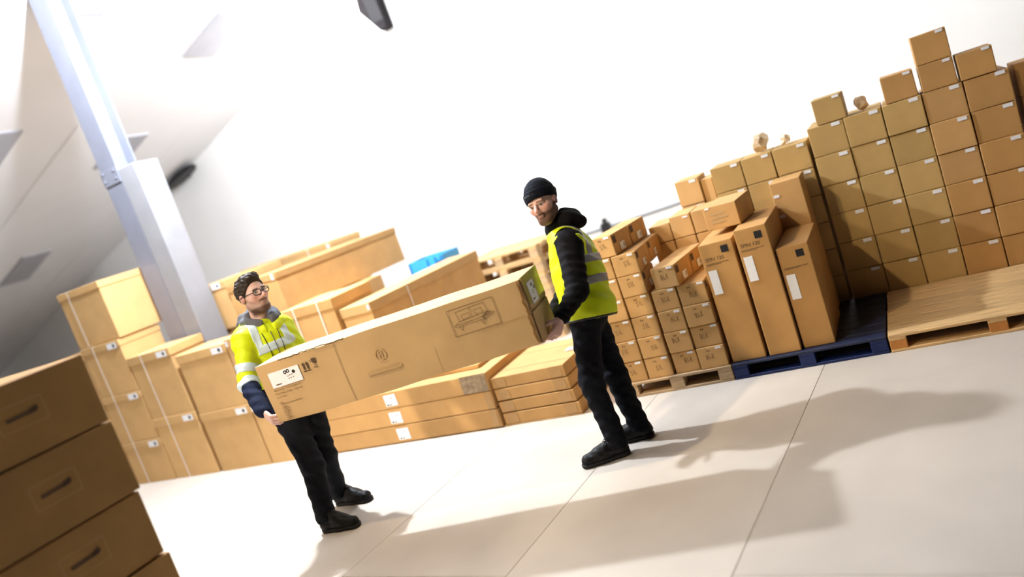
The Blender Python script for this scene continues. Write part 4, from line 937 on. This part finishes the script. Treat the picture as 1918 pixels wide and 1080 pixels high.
# zip and drawcords
fp = lambda a, h_, o_: J['chest'] + FR[:, 0] * a + up * h_ + F * o_
def on_front(a, h_):
    lo_, hi_ = 0.0, .30
    for _ in range(22):
        mid = (lo_ + hi_) / 2
        if J_(A3([fp(a, h_, mid)]))[0] < 0: lo_ = mid
        else: hi_ = mid
    return fp(a, h_, lo_ + .004)
rl = Vector(man2.location)
tube('zip', [tuple(Vector(on_front(0, .15 - .04 * i)) - rl) for i in range(10)], .0026, 'greycloth', jk, 6)
for a0, n_ in ((-.05, 8), (.055, 6)): tube('drawcord', [tuple(Vector(on_front(a0 * (1 - .03 * i),   .155 - .034 * i)) - rl) for i in range(n_)], .0027, 'black', jk, 6)
link('cord_toggle', at_root(bm_mesh(box_bm(-.014, .014, -.009, .009, -.012, .012, .003), 'cord_toggle'), empty('tmp_e', (0, 0, 0))), M['black'], parent=jk, loc=Vector(on_front(-.05 * .76, -.095)) - rl)
for o in list(COL.objects):
    if o.name.startswith('tmp_e'): bpy.data.objects.remove(o)
# grey hood
nk = J['neck']
D_ = Sdf(); D_.add(torus(nk + np.array([0, 0, .008]) + F * .004, unit(up + F * .50), .096, .044, .8)); D_.add(ell(nk - F * .085 + np.array([0, 0, .025]), (.135, .062, .058), FR), .04); D_.sub(rc(nk - up * .03, J['head'], .058, .062), .01); D_.sub(rc(nk + F * .10 + up * .03, nk + F * .15 - up * .12, .03, .02), .015); D_.wrinkle(.005, 26)
hdp = link('hood', at_root(mesh_sdf(D_, nk - .24, nk + .24, .0055, 'hood'), man2), M['greycloth'], parent=man2)
D2 = Sdf(); D2.add(torus(nk - np.array([0, 0, .025]) + F * .004, unit(up + F * .50), .112, .042, .8)); D2.add(ell(nk - F * .105 - np.array([0, 0, .02]), (.145, .062, .055), FR), .04); D2.sub(rc(nk + F * .11 + up * .03, nk + F * .16 - up * .12, .03, .02), .015); D2.wrinkle(.004, 25)
link('hood_shell', at_root(mesh_sdf(D2, nk - .26, nk + .26, .006, 'hood_shell'), man2), M['hivis'], parent=hdp)
# trousers and boots
T_ = Sdf(); T_.add(ell(J['pelvis'], (.168, .130, .13), FR), .05); leg(T_, hipN, J['kN'], J['aN'], (.098, .078, .068)); leg(T_, hipF, J['kF'], J['aF'], (.098, .078, .072)); T_.cut(half((0, 0, -1), (0, 0, .072)), .004); T_.wrinkle(.005, 28)
link('trousers', at_root(mesh_sdf(T_, (-4.42, 3.46, 0), (-3.84, 4.12, 1.05), .006, 'trousers'), man2), M['trouser'], parent=man2)
for (t_, h_) in (((-3.772, 3.622), (-4.095, 3.592)), ((-3.945, 3.985), (-4.30, 3.975))): shoe(man2, t_, h_, True, 2)
for o in list(COL.objects):
    if o.parent and o.parent.parent == man2 and o.name.split('.')[0] in ('sole', 'lace', 'lace_bow'): at_root(o.data, man2)
    if o.parent == man2 and o.name.split('.')[0] == 'shoe': at_root(o.data, man2)
# hair
hc_ = J['head']; P = lambda x, y, z: hc_ + HF @ (np.array([x, y, z]) * HS)
K_ = Sdf(); K_.add(ell(P(0, -.014, .040), np.array((.084, .106, .094)) * HS, HF)); K_.add(ell(P(0, .035, .100), np.array((.062, .060, .036)) * HS, HF), .02); K_.wrinkle(.0045, 80); K_.wrinkle(.002, 190); K_.cut(half(HF @ np.array([0, .80, -.60]), P(0, .064, .056)), .006); K_.sub(ell(P(0, .130, .018), np.array((.056, .066, .052)) * HS, HF), .01)
link('hair', at_root(mesh_sdf(K_, hc_ - .2, hc_ + .2, .0042, 'hair'), man2), M['hair'], parent=man2)
# glasses
gl = empty('glasses', (0, 0, 0)); gl.parent = man2
bpy.data.objects.remove(gl)
def rimpts(s):
    o = []
    for i in range(21):
        a = 2 * math.pi * i / 20; x = .0255 * math.copysign(abs(math.cos(a)) ** .6, math.cos(a)); z = .0165 * math.copysign(abs(math.sin(a)) ** .6, math.sin(a))
        xx = s * .032 + x; o.append(tuple(Vector(P(xx, .108 - 2.2 * xx * xx, .001 + z)) - rl))
    return o
g1 = tube('glasses', rimpts(-1), .0031, 'glassrim', man2, 6)
tube('rim', rimpts(1), .0031, 'glassrim', g1, 6)
tube('bridge', [tuple(Vector(P(x, .110, .006 + .003 * (1 - (x / .008) ** 2))) - rl) for x in (-.008, 0, .008)], .003, 'glassrim', g1, 6)
for s in (-1, 1):
    tube('temple', [tuple(Vector(P(s * .058, .100, .006)) - rl), tuple(Vector(P(s * .078, .07, .008)) - rl), tuple(Vector(P(s * .084, .0, .008)) - rl), tuple(Vector(P(s * .083, -.02, .0)) - rl), tuple(Vector(P(s * .080, -.035, -.015)) - rl)], .0034, 'glassrim', g1, 6)
    bm = bmesh.new(); bm.faces.new([bm.verts.new(p) for p in rimpts(s)[:-1]]); link('lens', bm_mesh(bm, 'lens'), M['lens'], parent=g1)
